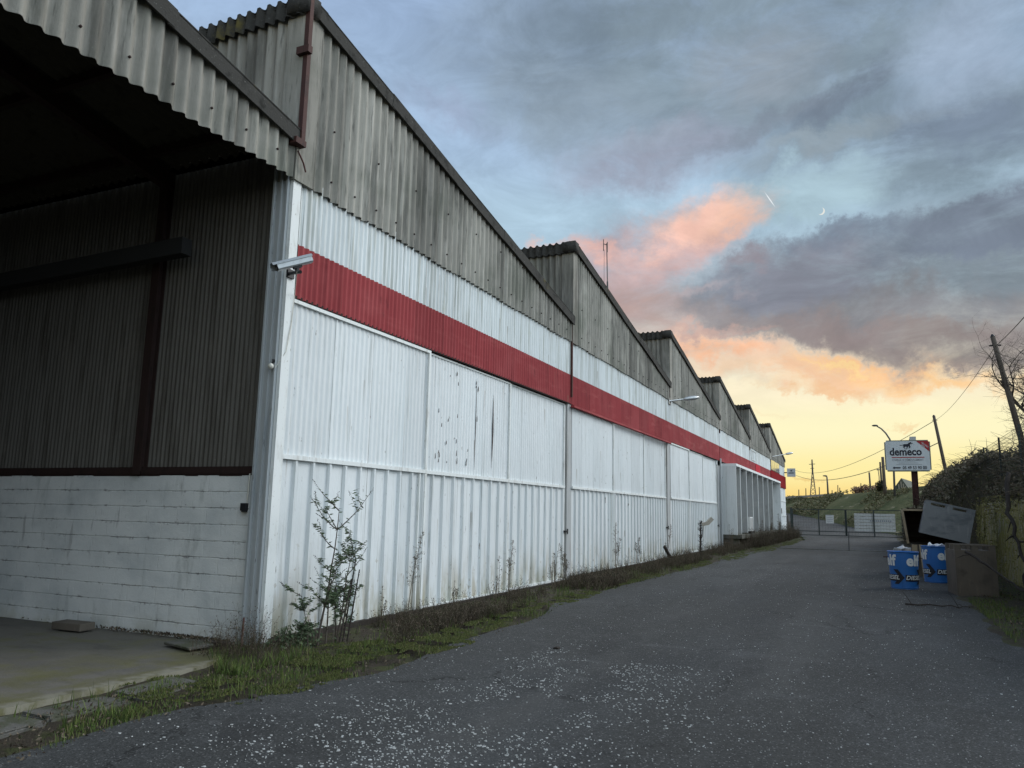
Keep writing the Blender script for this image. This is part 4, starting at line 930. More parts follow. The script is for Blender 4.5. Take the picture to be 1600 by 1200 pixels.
yaw_ = radians(3); ux = Vector((cos(yaw_), sin(yaw_), 0)); uy = Vector((-sin(yaw_), cos(yaw_), 0))
lc = at(1431, 905, 24.2); lw = at(1517, 905, 24.2).x-lc.x
crate('plywood_crate', (lc.x+lw/2, 24.8, gz(24)+.005), ux, uy, (0, 0, 1), (lw, 1.1, .84), 'brown lower crate behind the rear bin carrying the other two', 'plywood', feet_top=False)
tp = gz(24)+.005+.86
# dark open crate lying on its side
a = at(1411, 797, 24.3); b = at(1420.5, 849, 24.3); c = at(1508, 849, 24.3)
uz_ = (Vector((a.x, 0, a.z))-Vector((b.x, 0, b.z))).normalized(); ux_ = Vector((uz_.z, 0, -uz_.x))
ux_ = Vector((1, 0, 0)); 
oc = MB()
# sheared open crate: modelled as panels along its leaning sides
def panel(pts, t, n): return MB().poly(pts, n, t)
OC = empty('plywood_crate', ((b.x+c.x)/2, 24.9, tp), 'dark open crate on its side with a pale rim, left of the tilted grey one', 'crate', 'plywood pallet crates dumped beside the wall')
dpt = .95; Yf = 24.45
A1 = Vector((b.x, Yf, tp)); A2 = Vector((a.x, Yf, a.z)); B2 = Vector((c.x-.25, Yf, a.z+.0)); B1_ = Vector((c.x, Yf, tp)); bk = Vector((0, dpt, 0))
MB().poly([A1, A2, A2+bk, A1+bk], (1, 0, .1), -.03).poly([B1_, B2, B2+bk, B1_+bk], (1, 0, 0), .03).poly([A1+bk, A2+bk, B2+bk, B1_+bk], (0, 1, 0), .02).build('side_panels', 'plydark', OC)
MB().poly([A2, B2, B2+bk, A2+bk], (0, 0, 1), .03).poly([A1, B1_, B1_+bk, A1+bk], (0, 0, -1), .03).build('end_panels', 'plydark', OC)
m = MB()
for i in range(5):
    z = tp+.12+i*.2; m.box((b.x+.05, Yf+dpt-.09, z), (c.x-.3, Yf+dpt-.03, z+.05))
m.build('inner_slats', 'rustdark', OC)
MB().bar(A1+Vector((-.02, -.02, 0)), A2+Vector((-.02, -.02, 0)), .06, .05).bar(A2+Vector((0, -.02, .01)), B2+Vector((0, -.02, .01)), .05, .05).build('rim', 'lath', OC)
# tilted grey crate
q0 = at(1436, 832, 23.75); q1 = at(1513, 850, 23.75); q3 = at(1448, 782, 23.75)
ux_ = (q1-q0); w_ = Vector((ux_.x, 0, ux_.z)).length; ux_ = Vector((ux_.x, 0, ux_.z)).normalized(); uz_ = Vector((-ux_.z, 0, ux_.x)); hh = (Vector((q3.x-q0.x, 0, q3.z-q0.z))).dot(uz_)
uy_ = Vector((0, 1, 0))
crate('plywood_crate', Vector(((q0.x+q1.x)/2, 24.3, (q0.z+q1.z)/2))+uz_*0.0+Vector((.02, -.1, .0)), ux_, uy_, uz_, (w_, .95, hh+.02), 'silvery grey upturned crate tilted on top of the crate pile', 'plywood_grey')
# timber props and rubbish
m = MB().bar(at(1438, 851, 23.6), at(1446, 906, 23.5), .07, .04).build('timber_prop', 'lath', label=None); tag(m, 'pale timber batten leaning beside the front bin under the crates', 'batten')
m = MB().bar(at(1429, 851, 24.0), at(1430, 892, 24.0), .13, .06).build('timber_plank', 'lath'); tag(m, 'short wide plank upright left of the leaning batten', 'plank')
def crumple(c, s, seed, mt, name, lab, cat):
    m = ball(c, 1, s, 16, 10); m.v = [tuple(Vector(v)+Vector((mnoise.noise(Vector(v)*7+Vector((seed, 0, 0))), mnoise.noise(Vector(v)*7+Vector((0, seed, 0))), mnoise.noise(Vector(v)*9)))*.12) for v in m.v]
    return tag(m.build(name, mt), lab, cat)
p = at(1414, 858, 25.5); crumple((p.x, 25.5, p.z-.02), (.28, .2, .07), 1, 'plasticbag', 'plastic_sheet', 'crumpled white plastic sheet behind the front bin', 'plastic sheet')
crumple((p.x+.05, 25.6, (p.z-.1+gz(25))/2), (.33, .28, (p.z-gz(25))/2), 4, 'kerb', 'rubble_heap', 'grey rubble heap carrying the crumpled white plastic', 'rubble')
crumple((d2.x+.02, 22.4, gz(22.4)+.87), (.20, .16, .05), 9, 'plasticbag', 'plastic_bag', 'white plastic bag stuffed in the top of the rear bin', 'plastic bag')
# ================================================================== RETAINING WALL, FENCE
WX = 3.05
mb = MB(); ny, nz_ = 110, 14
for j in range(nz_+1):
    for i in range(ny+1):
        y = 15+i*.2; z = gz(y)-.1+(2.15-gz(y)+.1)*j/nz_
        mb.v.append((WX+.07*mnoise.noise((y*1.3, z*1.6, 0))+.04*mnoise.noise((y*5, z*5, 0))+.05*(j/nz_), y, z+(.06*mnoise.noise((y*2, 0, 0)) if j == nz_ else 0)))
for j in range(nz_):
    for i in range(ny): mb.f.append((j*(ny+1)+i, j*(ny+1)+i+1, (j+1)*(ny+1)+i+1, (j+1)*(ny+1)+i))
o_ = len(mb.v)
for i in range(ny+1): v = mb.v[nz_*(ny+1)+i]; mb.v.append((v[0]+.4, v[1], v[2]+.01))
for i in range(ny): mb.f.append((nz_*(ny+1)+i, nz_*(ny+1)+i+1, o_+i+1, o_+i))
tag(mb.build('retaining_wall', 'mossywall', smooth=True), 'moss covered retaining wall at the right edge behind the crates', 'wall')
# bank behind the wall
def bank_h(x, y):                            # height of the bramble mound
    t = min(1, max(0, (x-1.75)/1.7)); far = min(1, max(0, (y-26)/8))
    prof = 3.95+.35*min(1, max(0, (y-20)/20)) - max(0, (y-50))*.22
    if y < 28: t2 = min(1, max(0, (x-3.15)/.9)); near = 2.1+(prof-2.1)*sqrt(t2) if x > 3.1 else -.1
    else: near = None
    h = prof*sin(t*pi/2)**.8
    if near is None: return h
    return near
mb = MB(); NXb, NYb = 26, 120
for j in range(NYb+1):
    y = 11+j*.4
    for i in range(NXb+1):
        x = (3.12 if y < 28 else max(1.75, 3.12-(y-28)*.22))+i*.22
        h = bank_h(x, y)*(.86)+.25*mnoise.noise((x*.9, y*.7, 0))+.12*mnoise.noise((x*3, y*3, 1))
        if i == 0: h = gz(y)-.1 if y >= 28 else 1.7
        mb.v.append((x+.15*mnoise.noise((y*1.2, x, 5)), y, h))
for j in range(NYb):
    for i in range(NXb): mb.f.append((j*(NXb+1)+i, j*(NXb+1)+i+1, (j+1)*(NXb+1)+i+1, (j+1)*(NXb+1)+i))
M['bankearth'] = mat('dark_leafy_bank', (.06, .052, .036), .95, [((3, 3, 3), .45, .65, (.055, .055, .025), .8), ((14, 14, 14), .5, .7, (.02, .018, .014), .7)], [((6, 6, 6), .15)], .1)
tag(mb.build('bank', 'bankearth', smooth=True), 'steep overgrown bank on the right of the yard', kind='structure')
# brambles: arching stems and leaves through the mound's surface volume
rb = random.Random(3)
st = MB(); lv = MB()
def leafquad(m, c, s, r, fold=.3):
    u = Vector((r.gauss(0, 1), r.gauss(0, 1), r.gauss(0, 1))).normalized(); v = u.orthogonal().normalized(); v.rotate(Matrix.Rotation(r.random()*6.28, 3, u)) ; w = u.cross(v)
    m.add([c-v*s, c+w*s*.45, c+v*s, c-w*s*.45], [(0, 1, 2, 3)])
def ribbon(m, pts, w):
    """thin three sided stem"""
    m.tube(pts, [w*(1-.75*i/(len(pts)-1)) for i in range(len(pts))], 3, False)
for i in range(2600):
    y = 12+46*rb.random()**1.25; xb_ = 3.15 if y < 28 else max(1.8, 3.15-(y-28)*.22)
    x = xb_+rb.random()**1.6*4.2; h = bank_h(x, y)*.86
    p = Vector((x, y, h+rb.random()*.1)); dirv = Vector((rb.uniform(-1, .5), rb.uniform(-.8, .8), rb.uniform(.3, 1.1))).normalized(); ln = rb.uniform(.4, 1.2)
    pts = [p]; 
    for q in range(5):
        dirv = (dirv+Vector((rb.gauss(0, .15), rb.gauss(0, .15), -.24))).normalized(); p = p+dirv*ln/5; pts.append(p)
    ribbon(st, pts, rb.uniform(.006, .014))
tag(st.build('bramble_stems', 'dry', smooth=True), 'tangled brown bramble stems arching over the bank', 'brambles', kind='stuff')
for i in range(52000):
    y = 12+46*rb.random()**1.35; xb_ = 3.15 if y < 28 else max(1.8, 3.15-(y-28)*.22)
    x = xb_+rb.random()**1.7*4.0; h = bank_h(x, y)*.86+.25*mnoise.noise((x*.9, y*.7, 0))
    cl = mnoise.noise((x*2.2, y*1.6, 0))
    if cl < -.25 and rb.random() < .7: continue
    z = h+rb.random()**2*.28*(1.3+cl)
    if x < xb_+.25 and rb.random() < .6: z = (2.0 if y < 28 else gz(y)+.1)+rb.random()*(max(h, 2.2)-(1.7 if y < 28 else .2)); x -= rb.random()*.12
    leafquad(lv, Vector((x, y, z)), rb.uniform(.022, .06)*(1+y/60), rb)
tag(lv.build('bramble_leaves', 'ivy'), 'dull green and brown bramble foliage covering the bank', 'brambles', kind='stuff')
# creeper on the wall
cv = MB()
for i in range(9000):
    y = 15+15*rb.random(); z = gz(y)+rb.random()**.8*2.2; x = WX-.02-.10*rb.random()
    if mnoise.noise((y*1.4, z*1.2, 8)) < -.02: continue
    leafquad(cv, Vector((x, y, z)), rb.uniform(.012, .035), rb)
for i in range(900):
    y = 15+14*rb.random(); z = gz(y)+rb.random()*2.1; x = WX-.05; p = Vector((x, y, z)); ribbon(cv, [p, p+Vector((-.03, rb.uniform(-.05, .05), -.2)), p+Vector((-.01, rb.uniform(-.1, .1), -.45))], .005)
tag(cv.build('wall_creeper', 'ivy2'), 'yellow green moss and creeper hanging on the retaining wall', 'creeper', kind='stuff')
FN = empty('wire_fence', (3.3, 24, 2.1), 'green wire mesh fence on top of the retaining wall', 'fence')
for y in (15.5, 18.8, 22.1, 25.4, 28.7):
    MB().box((3.28, y-.022, 2.0), (3.325, y+.022, 3.95)).build('fence_post', 'metal_green', FN)
fw = MB()
for i in range(20):
    z = 2.2+i*.088; fw.box((3.27, 15.3, z), (3.276, 29, z+.006))
y = 15.3
while y < 29: fw.box((3.268, y, 2.2), (3.272, y+.005, 3.88)); y += .2
fw.build('wire_mesh', 'metal_green', FN)
# dead branches
def branchy(name, pts, r, lab, mt='deadwood', twigs=5, seed=1, cat='branch'):
    q = random.Random(seed); pts = [Vector(p) for p in pts]; m = MB(); k = len(pts)
    sub = []
    for a, b in zip(pts, pts[1:]):
        for i in range(4): sub.append(a.lerp(b, i/4)+Vector((q.gauss(0, 1), q.gauss(0, 1), q.gauss(0, 1)))*r*.5)
    sub.append(pts[-1]); m.tube(sub, [r*(1-.6*i/(len(sub)-1)) for i in range(len(sub))], 7)
    for i in range(twigs):
        a = q.choice(sub[1:-1]); d_ = Vector((q.gauss(0, 1), q.gauss(0, 1), q.gauss(0, .8))).normalized(); l = q.uniform(.1, .35)
        m.tube([a, a+d_*l*.5+Vector((0, 0, .02)), a+d_*l], [r*.4, r*.3, r*.12], 4)
    return tag(m.build(name, mt, smooth=True), lab, cat)
branchy('fallen_pole', [at(1509, 862, 18.7), at(1540, 882, 18.2), at(1570, 902, 17.6), at(1600, 926, 17.0), at(1625, 944, 16.5)], .028, 'long thin dark pole leaning across the front crate to the ground', seed=4, twigs=2, cat='pole')
branchy('dead_branch', [at(1571, 740, 20.0), at(1578, 790, 19.4), at(1588, 835, 18.9), at(1603, 885, 18.3), at(1606, 935, 18.0)], .05, 'thick dark dead branch hanging down in front of the mossy wall', seed=2, twigs=8)
branchy('fallen_stick', [(.45, 16.3, gz(16)+.03), (.85, 16.45, gz(16)+.035), (1.3, 16.35, gz(16)+.03), (1.55, 16.4, gz(16)+.05)], .016, 'black stick lying on the asphalt before the crates', seed=8, twigs=6, cat='stick')
# ================================================================== POLES, WIRES, LAMPS
def pole(a, b, r0, r1, lab, name='utility_pole', cat='utility pole', grp=None, mt='timberpole', knob=True):
    o = empty(name, b, lab, cat, grp)
    MB().tube([b, b.lerp(a, .5), a], [r0, (r0+r1)/2, r1], 9).build('shaft', mt, o, True)
    if knob:
        d_ = (b-a).normalized(); c = a+d_*.25
        MB().tube([c+Vector((-.14, 0, 0)), c+Vector((.14, 0, 0))], .022, 6).tube([a, a-d_*.07], [r1*1.05, .02], 8).build('insulator_pin', 'black', o)
    return o
PT = at(1551, 526, 24); PB = at(1597, 690, 24); PB = PB+(PB-PT)*.35
pole(PT, PB, .085, .06, 'near leaning wooden utility pole at the right above the brambles', 'utility_pole', 'utility pole', 'wooden utility poles on the right')
QT = at(1459, 650, 52); QB = at(1476, 728, 52); QB = QB+(QB-QT)*.5
pole(QT, QB, .11, .08, 'farther leaning wooden utility pole right of the sign board', 'utility_pole', 'utility pole', 'wooden utility poles on the right')
def sag(a, b, s, r, n=14):
    m = MB(); m.tube([a.lerp(b, i/n)-Vector((0, 0, s*4*(i/n)*(1-i/n))) for i in range(n+1)], r, 4); return m
PC = PT+(PB-PT)*.07; QC = QT+(QB-QT)*.06
tag(sag(PC, at(1640, 448, 14), .05, .011).build('overhead_cable', 'cable'), 'short overhead cable leaving the near pole to the upper right', 'cable')
tag(sag(PC, QC, .28, .009).build('overhead_cable', 'cable'), 'sagging overhead cable between the two leaning poles', 'cable')
CEN = at(1378, 707, 100)
tag(sag(QC, at(1240, 734, 150), 1.6, .020, 20).build('overhead_cable', 'cable'), 'upper long cable sagging from the farther pole behind the sign to the left', 'cable')
tag(sag(at(1470, 690, 55), at(1236, 739, 150), 1.8, .030, 20).build('overhead_cable', 'cable'), 'lower thick cable sagging behind the sign to the left', 'cable')
# street lamps beyond the gate
def lamp_arc(pts, Y, r, lab, headpx):
    P = [at(x, y, Y) for x, y in pts]; o = empty('street_lamp', P[0], lab, 'street lamp')
    MB().tube(P, [r*(1-.4*i/(len(P)-1)) for i in range(len(P))], 7).build('column', 'lamp', o, True)
    h = at(*headpx[:2], Y); m = ball((0, 0, 0), 1, (headpx[2]/CF*Y, .2, headpx[3]/CF*Y), 10, 6); m.v = [tuple(h+Vector(v)) for v in m.v]
    m.build('lamp_head', 'lamp', o, True); return o
lamp_arc([(1398, 775), (1396.5, 735), (1394, 700), (1390, 686), (1384, 677), (1377, 670), (1370, 666)], 90, .11, 'tall street lamp with a curved arm rising behind the sign board', (1367, 665, 4.2, 1.4))
lamp_arc([(1294, 778), (1293, 758), (1292, 745), (1288, 743.5)], 126, .14, 'short street lamp with a flat head between the pylon and the gate centre', (1289, 743.5, 3.2, 1.0))
lamp_arc([(1374, 775), (1373.5, 745), (1372, 735), (1376, 733)], 118, .06, 'small thin lamp just left of the two dark poles', (1372, 734, 2.2, .9))
for (x0, y0_, x1, y1_, Y, r, l) in ((1379, 714, 1383, 768, 96, .19, 'thick dark pole immediately left of the sign board'), (1375, 722, 1378.5, 766, 104, .13, 'thinner dark pole left of the thick dark pole'), (1358, 738, 1361, 772, 106, .12, 'short brown pole left of the dark pole pair')):
    pole(at(x0, y0_, Y), at(x1, y1_, Y)-Vector((0, 0, 1.2)), r, r*.8, l, 'timber_post', 'post', 'wooden posts on the embankment', knob=False)
i = 0
sl_ = [(1259, 763), (1280, 761), (1309, 758), (1312, 762), (1337, 760), (1345, 755), (1248, 765), (1368, 754), (1300, 766)]
sn = ['farthest left', 'second', 'taller of the middle pair of', 'shorter of the middle pair of', 'fifth', 'tallest right hand', 'leftmost', 'rightmost', 'shortest']
ln_ = ['thin post right of the building end on the skyline', 'thin skyline post just left of the short street lamp', 'taller thin post of the pair midway along the skyline', 'shorter thin post of the pair midway along the skyline', 'thin post at the left of the pinkish shrubs', 'thin post rising from the pinkish shrubs', 'faint post nearest the warehouse end on the skyline', 'thin post between shrubs and dark bush', 'tiny post just right of the short street lamp']
for (x, y), l in zip(sl_, ln_):
    Y = 140; a = at(x, y, Y); b = at(x, 778, Y)-Vector((0, 0, 1.5))
    tag(MB().tube([b, a], [.10, .07], 5).build('catenary_post', 'timberpole'), l, 'post', 'thin posts along the skyline')
# pylon
PY = 420
pt_ = lambda x, y: at(x, y, PY)
T = empty('pylon', pt_(1270, 778), 'lattice electricity pylon on the yellow skyline', 'pylon')
lt = MB(); r = .22
for xa in (1265.5, 1275.5): lt.tube([pt_(xa, 780), pt_(1269 if xa < 1270 else 1270.2, 738), pt_(1268.0 if xa < 1270 else 1269.2, 718)], [r, r, r*.7], 4)
for i in range(7):
    t0 = i/7; t1 = (i+1)/7
    xl = lambda t: 1265.5+(1269-1265.5)*t; xr = lambda t: 1275.5+(1270.2-1275.5)*t; yy = lambda t: 780-42*t
    lt.tube([pt_(xl(t0), yy(t0)), pt_(xr(t1), yy(t1))], r*.45, 4); lt.tube([pt_(xr(t0), yy(t0)), pt_(xl(t1), yy(t1))], r*.45, 4)
lt.build('lattice_tower', 'lamp', T)
MB().tube([pt_(1264, 725.5), pt_(1273.5, 725)], r*.7, 4).tube([pt_(1266, 732), pt_(1272, 731.6)], r*.6, 4).build('cross_arm', 'lamp', T)
# house gable, dark bush, pinkish shrubs, guard rail on the crest
hy = 112
a = at(1390, 772, hy); b = at(1408, 747, hy); c = at(1423, 768, hy)
H = empty('house', (b.x, hy+3, a.z-1), 'green grey pointed house roof showing over the embankment under the sign', 'house')
bk = Vector((1.5, 9, 0))
MB().add([a, b, c, a+bk, b+bk, c+bk], [(0, 2, 1), (3, 4, 5), (0, 1, 4, 3), (1, 2, 5, 4)]) 
m = MB(); m.add([a, b, c, a+bk, b+bk, c+bk], [(0, 2, 1), (3, 4, 5), (0, 1, 4, 3), (1, 2, 5, 4)]); m.build('roof', 'roofgreen', H)
MB().box((a.x+.3, hy+.2, a.z-3), (c.x-.2, hy+8.5, a.z-.05)).build('wall', 'housewall', H)
m = MB()
for i in range(4): x = 1404+i*3.6; m.bar(at(x, 752+abs(x-1408)*1.2, hy-.3), at(x+1.5, 769, hy-.3), .12, .08)
m.build('bargeboards', 'housewall', H)
def shrub(c, rx, ry, rz, n, s, mt, name, lab, cat, seed, grp=None, twig='dry'):
    q = random.Random(seed); o = empty(name, (c[0], c[1], c[2]-rz), lab, cat, grp)
    m = MB(); t = MB()
    for i in range(n):
        u = Vector((q.gauss(0, 1), q.gauss(0, 1), q.gauss(0, 1))).normalized()*q.random()**.4
        k = 1+.35*mnoise.noise(u*2+Vector((seed, 0, 0)))
        leafquad(m, Vector((c[0]+u.x*rx*k, c[1]+u.y*ry*k, c[2]+u.z*rz*k)), s*q.uniform(.6, 1.3), q)
    for i in range(max(8, n//60)):
        u = Vector((q.gauss(0, 1), q.gauss(0, 1), abs(q.gauss(0, 1)))).normalized()
        b_ = Vector((c[0], c[1], c[2]-rz)); e = Vector((c[0]+u.x*rx, c[1]+u.y*ry, c[2]+u.z*rz)); t.tube([b_, b_.lerp(e, .5)+Vector((0, 0, rz*.2)), e], [s*.35, s*.25, s*.1], 3, False)
    m.build('crown', mt, o); t.build('stems', twig, o); return o
M['pinkleaf'] = leafmat('pinkish_bare_twigs', [(.20, .12, .09), (.30, .18, .13), (.14, .09, .07)])
M['darkleaf'] = leafmat('dark_evergreen_leaves', [(.02, .025, .012), (.035, .04, .02), (.05, .05, .03)])
for i, (x, y, w, h, l) in enumerate(((1340, 766, 9, 5, 'leftmost low pinkish shrub on the embankment crest'), (1352, 764, 8, 6.5, 'middle pinkish shrub on the crest behind the short brown pole'), (1366, 765, 8, 5.5, 'rightmost pinkish shrub on the crest'))):
    c = at(x, y, 112); shrub(c, w/CF*112, 1.0, h/CF*112, 500, .13, 'pinkleaf', 'bare_shrub', l, 'shrub', i+20, 'pinkish shrubs on the crest')
c = at(1377, 761, 99); shrub(c, .55, .6, .75, 900, .12, 'darkleaf', 'evergreen_bush', 'small dark round bush at the foot of the dark poles', 'bush', 31)
gr_ = MB(); pr = [at(x, y-1.5, Y) for x, y, Y in ((1150, 783, 143), (1228, 779, 128), (1262, 777, 123), (1300, 774.5, 116), (1318, 773.5, 112))]
G0 = empty('guard_rail', pr[1], 'pale guard rail along the left part of the embankment crest', 'guard rail')
for a, b in zip(pr, pr[1:]): gr_.bar(a, b, .12, .30)
gr_.build('rail', 'concrete', G0)
gp_ = MB()
for a, b in zip(pr, pr[1:]):
    for i in range(5): q = a.lerp(b, i/5); gp_.box((q.x-.05, q.y+.1, q.z-1.0), (q.x+.05, q.y+.2, q.z+.1))
gp_.build('rail_posts', 'lamp', G0)
# ================================================================== BARE TREE
def bare_tree(base, h, seed, lab):
    q = random.Random(seed); o = empty('bare_tree', base, lab, 'tree'); tr = MB(); cr = MB(); cnt = [0]
    def grow(p, d_, L, r, lvl):
        pts = [p]; n = 5 if lvl < 3 else 4
        for i in range(n):
            d_ = (d_+Vector((q.gauss(0, .16), q.gauss(0, .16), q.gauss(0, .12)+.04))).normalized(); p = p+d_*L/n; pts.append(p)
        (tr if lvl < 1 else cr).tube(pts, [r*(1-.55*i/n) for i in range(n+1)], 8 if lvl < 2 else (5 if lvl < 4 else 3), False)
        if lvl >= 5: return
        k = (6, 6, 6, 5, 3)[lvl]
        for i in range(k):
            j = q.randint(1 if lvl else 2, n); s_ = pts[j]; rot = Vector((q.gauss(0, 1), q.gauss(0, 1), q.gauss(0, .7))).normalized()
            nd = (d_*.55+rot*.8+Vector((0, 0, .22 if lvl < 2 else .1))).normalized()
            grow(s_, nd, L*q.uniform(.5, .78), r*q.uniform(.36, .52), lvl+1)
    grow(Vector(base), Vector((-.10, 0, 1)).normalized(), h*.42, .12, 0)
    tr.build('trunk', 'bark', o, True); cr.build('crown', 'bark', o, True); return o
bare_tree((4.8, 24.0, 2.7), 5.0, 12, 'bare winter tree with fine twigs at the right edge behind the leaning pole')
# ================================================================== PLANTS ALONG THE FACADE
rg = random.Random(21)
def tuft(m, x, y, z, h, n, q, spread=.35, w=.003, br=3):
    for i in range(n):
        a = q.random()*6.28; d_ = Vector((cos(a)*spread*q.random(), sin(a)*spread*q.random(), 1)).normalized(); p = Vector((x+q.gauss(0, .04), y+q.gauss(0, .04), z)); L = h*q.uniform(.5, 1); pts = [p]
        for k in range(3): d_ = (d_+Vector((q.gauss(0, .12), q.gauss(0, .12), 0))).normalized(); p = p+d_*L/3; pts.append(p)
        m.tube(pts, [w, w*.8, w*.6, w*.3], 3, False)
        for k in range(br):
            s_ = pts[q.randint(1, 3)]; e = s_+Vector((q.gauss(0, .5), q.gauss(0, .5), q.uniform(.2, .8))).normalized()*L*.22; m.tube([s_, e], [w*.5, w*.25], 3, False)
            if q.random() < .6: leafquad(m, e, .012, q)
def blades(n, fx, fy, fh, w, mt, name, lab, cat):
    m = MB()
    for i in range(n):
        r_ = fx(rg)
        if r_ is None: continue
        x, y, z = r_; h = fh(rg, x, y); a = rg.random()*6.28; l = rg.gauss(0, .35)*h; dx, dy = cos(a), sin(a); b = rg.random()*6.28
        bx, by = cos(b)*l, sin(b)*l
        m.add([(x-dx*w, y-dy*w, z), (x+dx*w, y+dy*w, z), (x+dx*w*.6+bx*.5, y+dy*w*.6+by*.5, z+h*.6), (x-dx*w*.6+bx*.5, y-dy*w*.6+by*.5, z+h*.6), (x+bx, y+by, z+h*.95)], [(0, 1, 2, 3), (3, 2, 4)])
    return tag(m.build(name, mt), lab, cat, kind='stuff')
def strip(r):
    y = 2+60*r.random()**1.7; e = edge(y); lo = -6.1 if y > 7.2 else -6.15
    x = e+(.12 if y < 20 else .25)-r.random()**.8*(e-lo)
    if mnoise.noise((x*1.6, y*.9, 3))+.5*mnoise.noise((x*5, y*4, 3)) < .10+(.15 if x < -5.7 and y > 7.3 else 0): return None
    return (x, y, gz(y)-.02)
blades(52000, strip, None, lambda r, x, y: r.uniform(.02, .085)*(1+.4*mnoise.noise((x*3, y*3, 0))), .0035, 'grass', 'grass_strip', 'short green grass growing between the warehouse and the asphalt', 'grass')
def verge(r):
    y = 8+30*r.random()**1.3; x = 1.6+r.random()**1.2*1.4+max(0, 10-y)*.16
    if mnoise.noise((x*1.4, y*.9, 13)) < -.12: return None
    return (x, y, gz(y)+.0)
blades(24000, verge, None, lambda r, x, y: r.uniform(.03, .12), .004, 'grass', 'verge_grass', 'rough grass on the verge below the retaining wall', 'grass')
def clump(r):
    y = 2.2+22*r.random()**1.4; e = edge(y); x = e+.05-r.random()*(e+6.35)
    if y < 7.2 and x < -6.15: return None
    if mnoise.noise((x*3.5, y*3.0, 31)) < .22: return None
    return (x, y, gz(y)-.03)
def corner(r):
    y = 6.1+1.35*r.random(); x = -5.75-1.1*r.random()**1.3*min(1, (y-5.9)/.9)
    if x < -6.45 and y > 7.22: return None
    return (x, y, -.03)
blades(1500, corner, None, lambda r, x, y: r.uniform(.03, .12)*(1.3+1.2*mnoise.noise((x*4, y*4, 2))), .004, 'grass', 'corner_grass', 'rank grass spilling over the slab end at the warehouse corner', 'grass')
cw_ = MB()
for i in range(44): tuft(cw_, rg.uniform(-6.75, -5.9), rg.uniform(6.5, 7.2), -.03, rg.uniform(.15, .55), 6, rg, .5, .0025, 4)
tag(cw_.build('corner_weeds', 'dry'), 'dry brown weed stems in front of the warehouse corner', 'weeds', kind='stuff')
blades(9000, clump, None, lambda r, x, y: r.uniform(.07, .19), .0045, 'grass', 'weed_tufts', 'taller tufts of weedy grass standing along the asphalt edge', 'grass')
# tussocks on the embankment
ts = MB()
for i in range(7000):
    j = rg.random()*(len(Bs)-2); a = Bs[int(j)].lerp(Bs[int(j)+1], j % 1); b = Cs[int(j)].lerp(Cs[int(j)+1], j % 1); t = rg.random(); p = a.lerp(b, t); p.z = a.z+(b.z-a.z)*(t**.85)
    if p.x > 6 or p.x < -22 or mnoise.noise((p.x*.16, p.y*.16, 40)) < -.05: continue
    p.z += .5*mnoise.noise((p.x*.12, p.y*.12, 1))+.28*mnoise.noise((p.x*.5, p.y*.5, 7))-.05
    h = rg.uniform(.15, .42)
    for k in range(5): leafquad(ts, p+Vector((rg.gauss(0, .12), rg.gauss(0, .12), h*rg.random())), h*.42, rg)
M['tussock'] = leafmat('embankment_tussocks', [(.07, .085, .035), (.13, .12, .06), (.22, .19, .12), (.09, .10, .04)])
tag(ts.build('tussocks', 'tussock'), 'coarse grass tussocks over the embankment', 'grass', kind='stuff')
# moss mats
mm = MB()
def moss(cx, cy, rx, ry, n, seed):
    q = random.Random(seed)
    for i in range(n):
        a = q.random()*6.28; r = sqrt(q.random()); k = 1+.45*mnoise.noise((cos(a)*1.5+seed, sin(a)*1.5, 0)); x = cx+rx*r*k*cos(a); y = cy+ry*r*k*sin(a)
        if mnoise.noise((x*4, y*3, 6))+.5*mnoise.noise((x*11, y*9, 6)) < -.02 or (cy > 12 and x < -6): continue
        s = q.uniform(.005, .012)*(1+cy/25); b = q.random()*6.28; z = gz(y)+.006; h = q.uniform(.006, .022)
        mm.add([(x+s*cos(b), y+s*sin(b), z), (x+s*cos(b+2.1), y+s*sin(b+2.1), z), (x+s*cos(b+4.2), y+s*sin(b+4.2), z), (x, y, z+h)], [(0, 1, 3), (1, 2, 3), (2, 0, 3)])
for i, (x, y, rx, ry, n) in enumerate(((-5.35, 7.6, .55, .9, 6000), (-5.1, 9.6, .35, 1.6, 6000), (-5.4, 12.0, .3, 1.5, 5000), (-5.2, 14.0, .35, 1.4, 4500), (-4.75, 8.4, .2, .9, 2500), (-5.3, 19, .35, 2.2, 3500), (-5.05, 24.5, .35, 2.5, 3000), (-4.7, 30, .35, 3, 2500), (-4.5, 38, .4, 4, 2500), (-4.3, 47, .3, 5, 2000), (-5.5, 5.3, .3, .8, 2500), (-4.85, 6.1, .18, .7, 1800), (-6.35, 5.8, .3, .7, 1600), (2.1, 14, .35, 2.5, 2500), (2.0, 19, .3, 3, 2000))): moss(x, y, rx, ry, n, i)
tag(mm.build('moss', 'moss_tuft'), 'bright yellow green moss patches along the asphalt edge', 'moss', kind='stuff')
# leaf litter / twigs on the soil
lt_ = MB()
for i in range(9000):
    y = 2.5+50*rg.random()**1.5; x = rg.uniform(-6.45, edge(y)+.15); 
    if y < 7.2 and x < -6.0: x = rg.uniform(-6.0, -5.2)
    leafquad(lt_, Vector((x, y, gz(y)+.012*rg.random())), rg.uniform(.008, .022), rg)
for i in range(2500):
    y = 9+25*rg.random()**1.5; x = rg.uniform(1.7, 3.0); leafquad(lt_, Vector((x, y, gz(y)+.04+.02*rg.random())), rg.uniform(.012, .03), rg)
tag(lt_.build('leaf_litter', 'dry'), 'brown leaf litter on the soil strips', 'litter', kind='stuff')
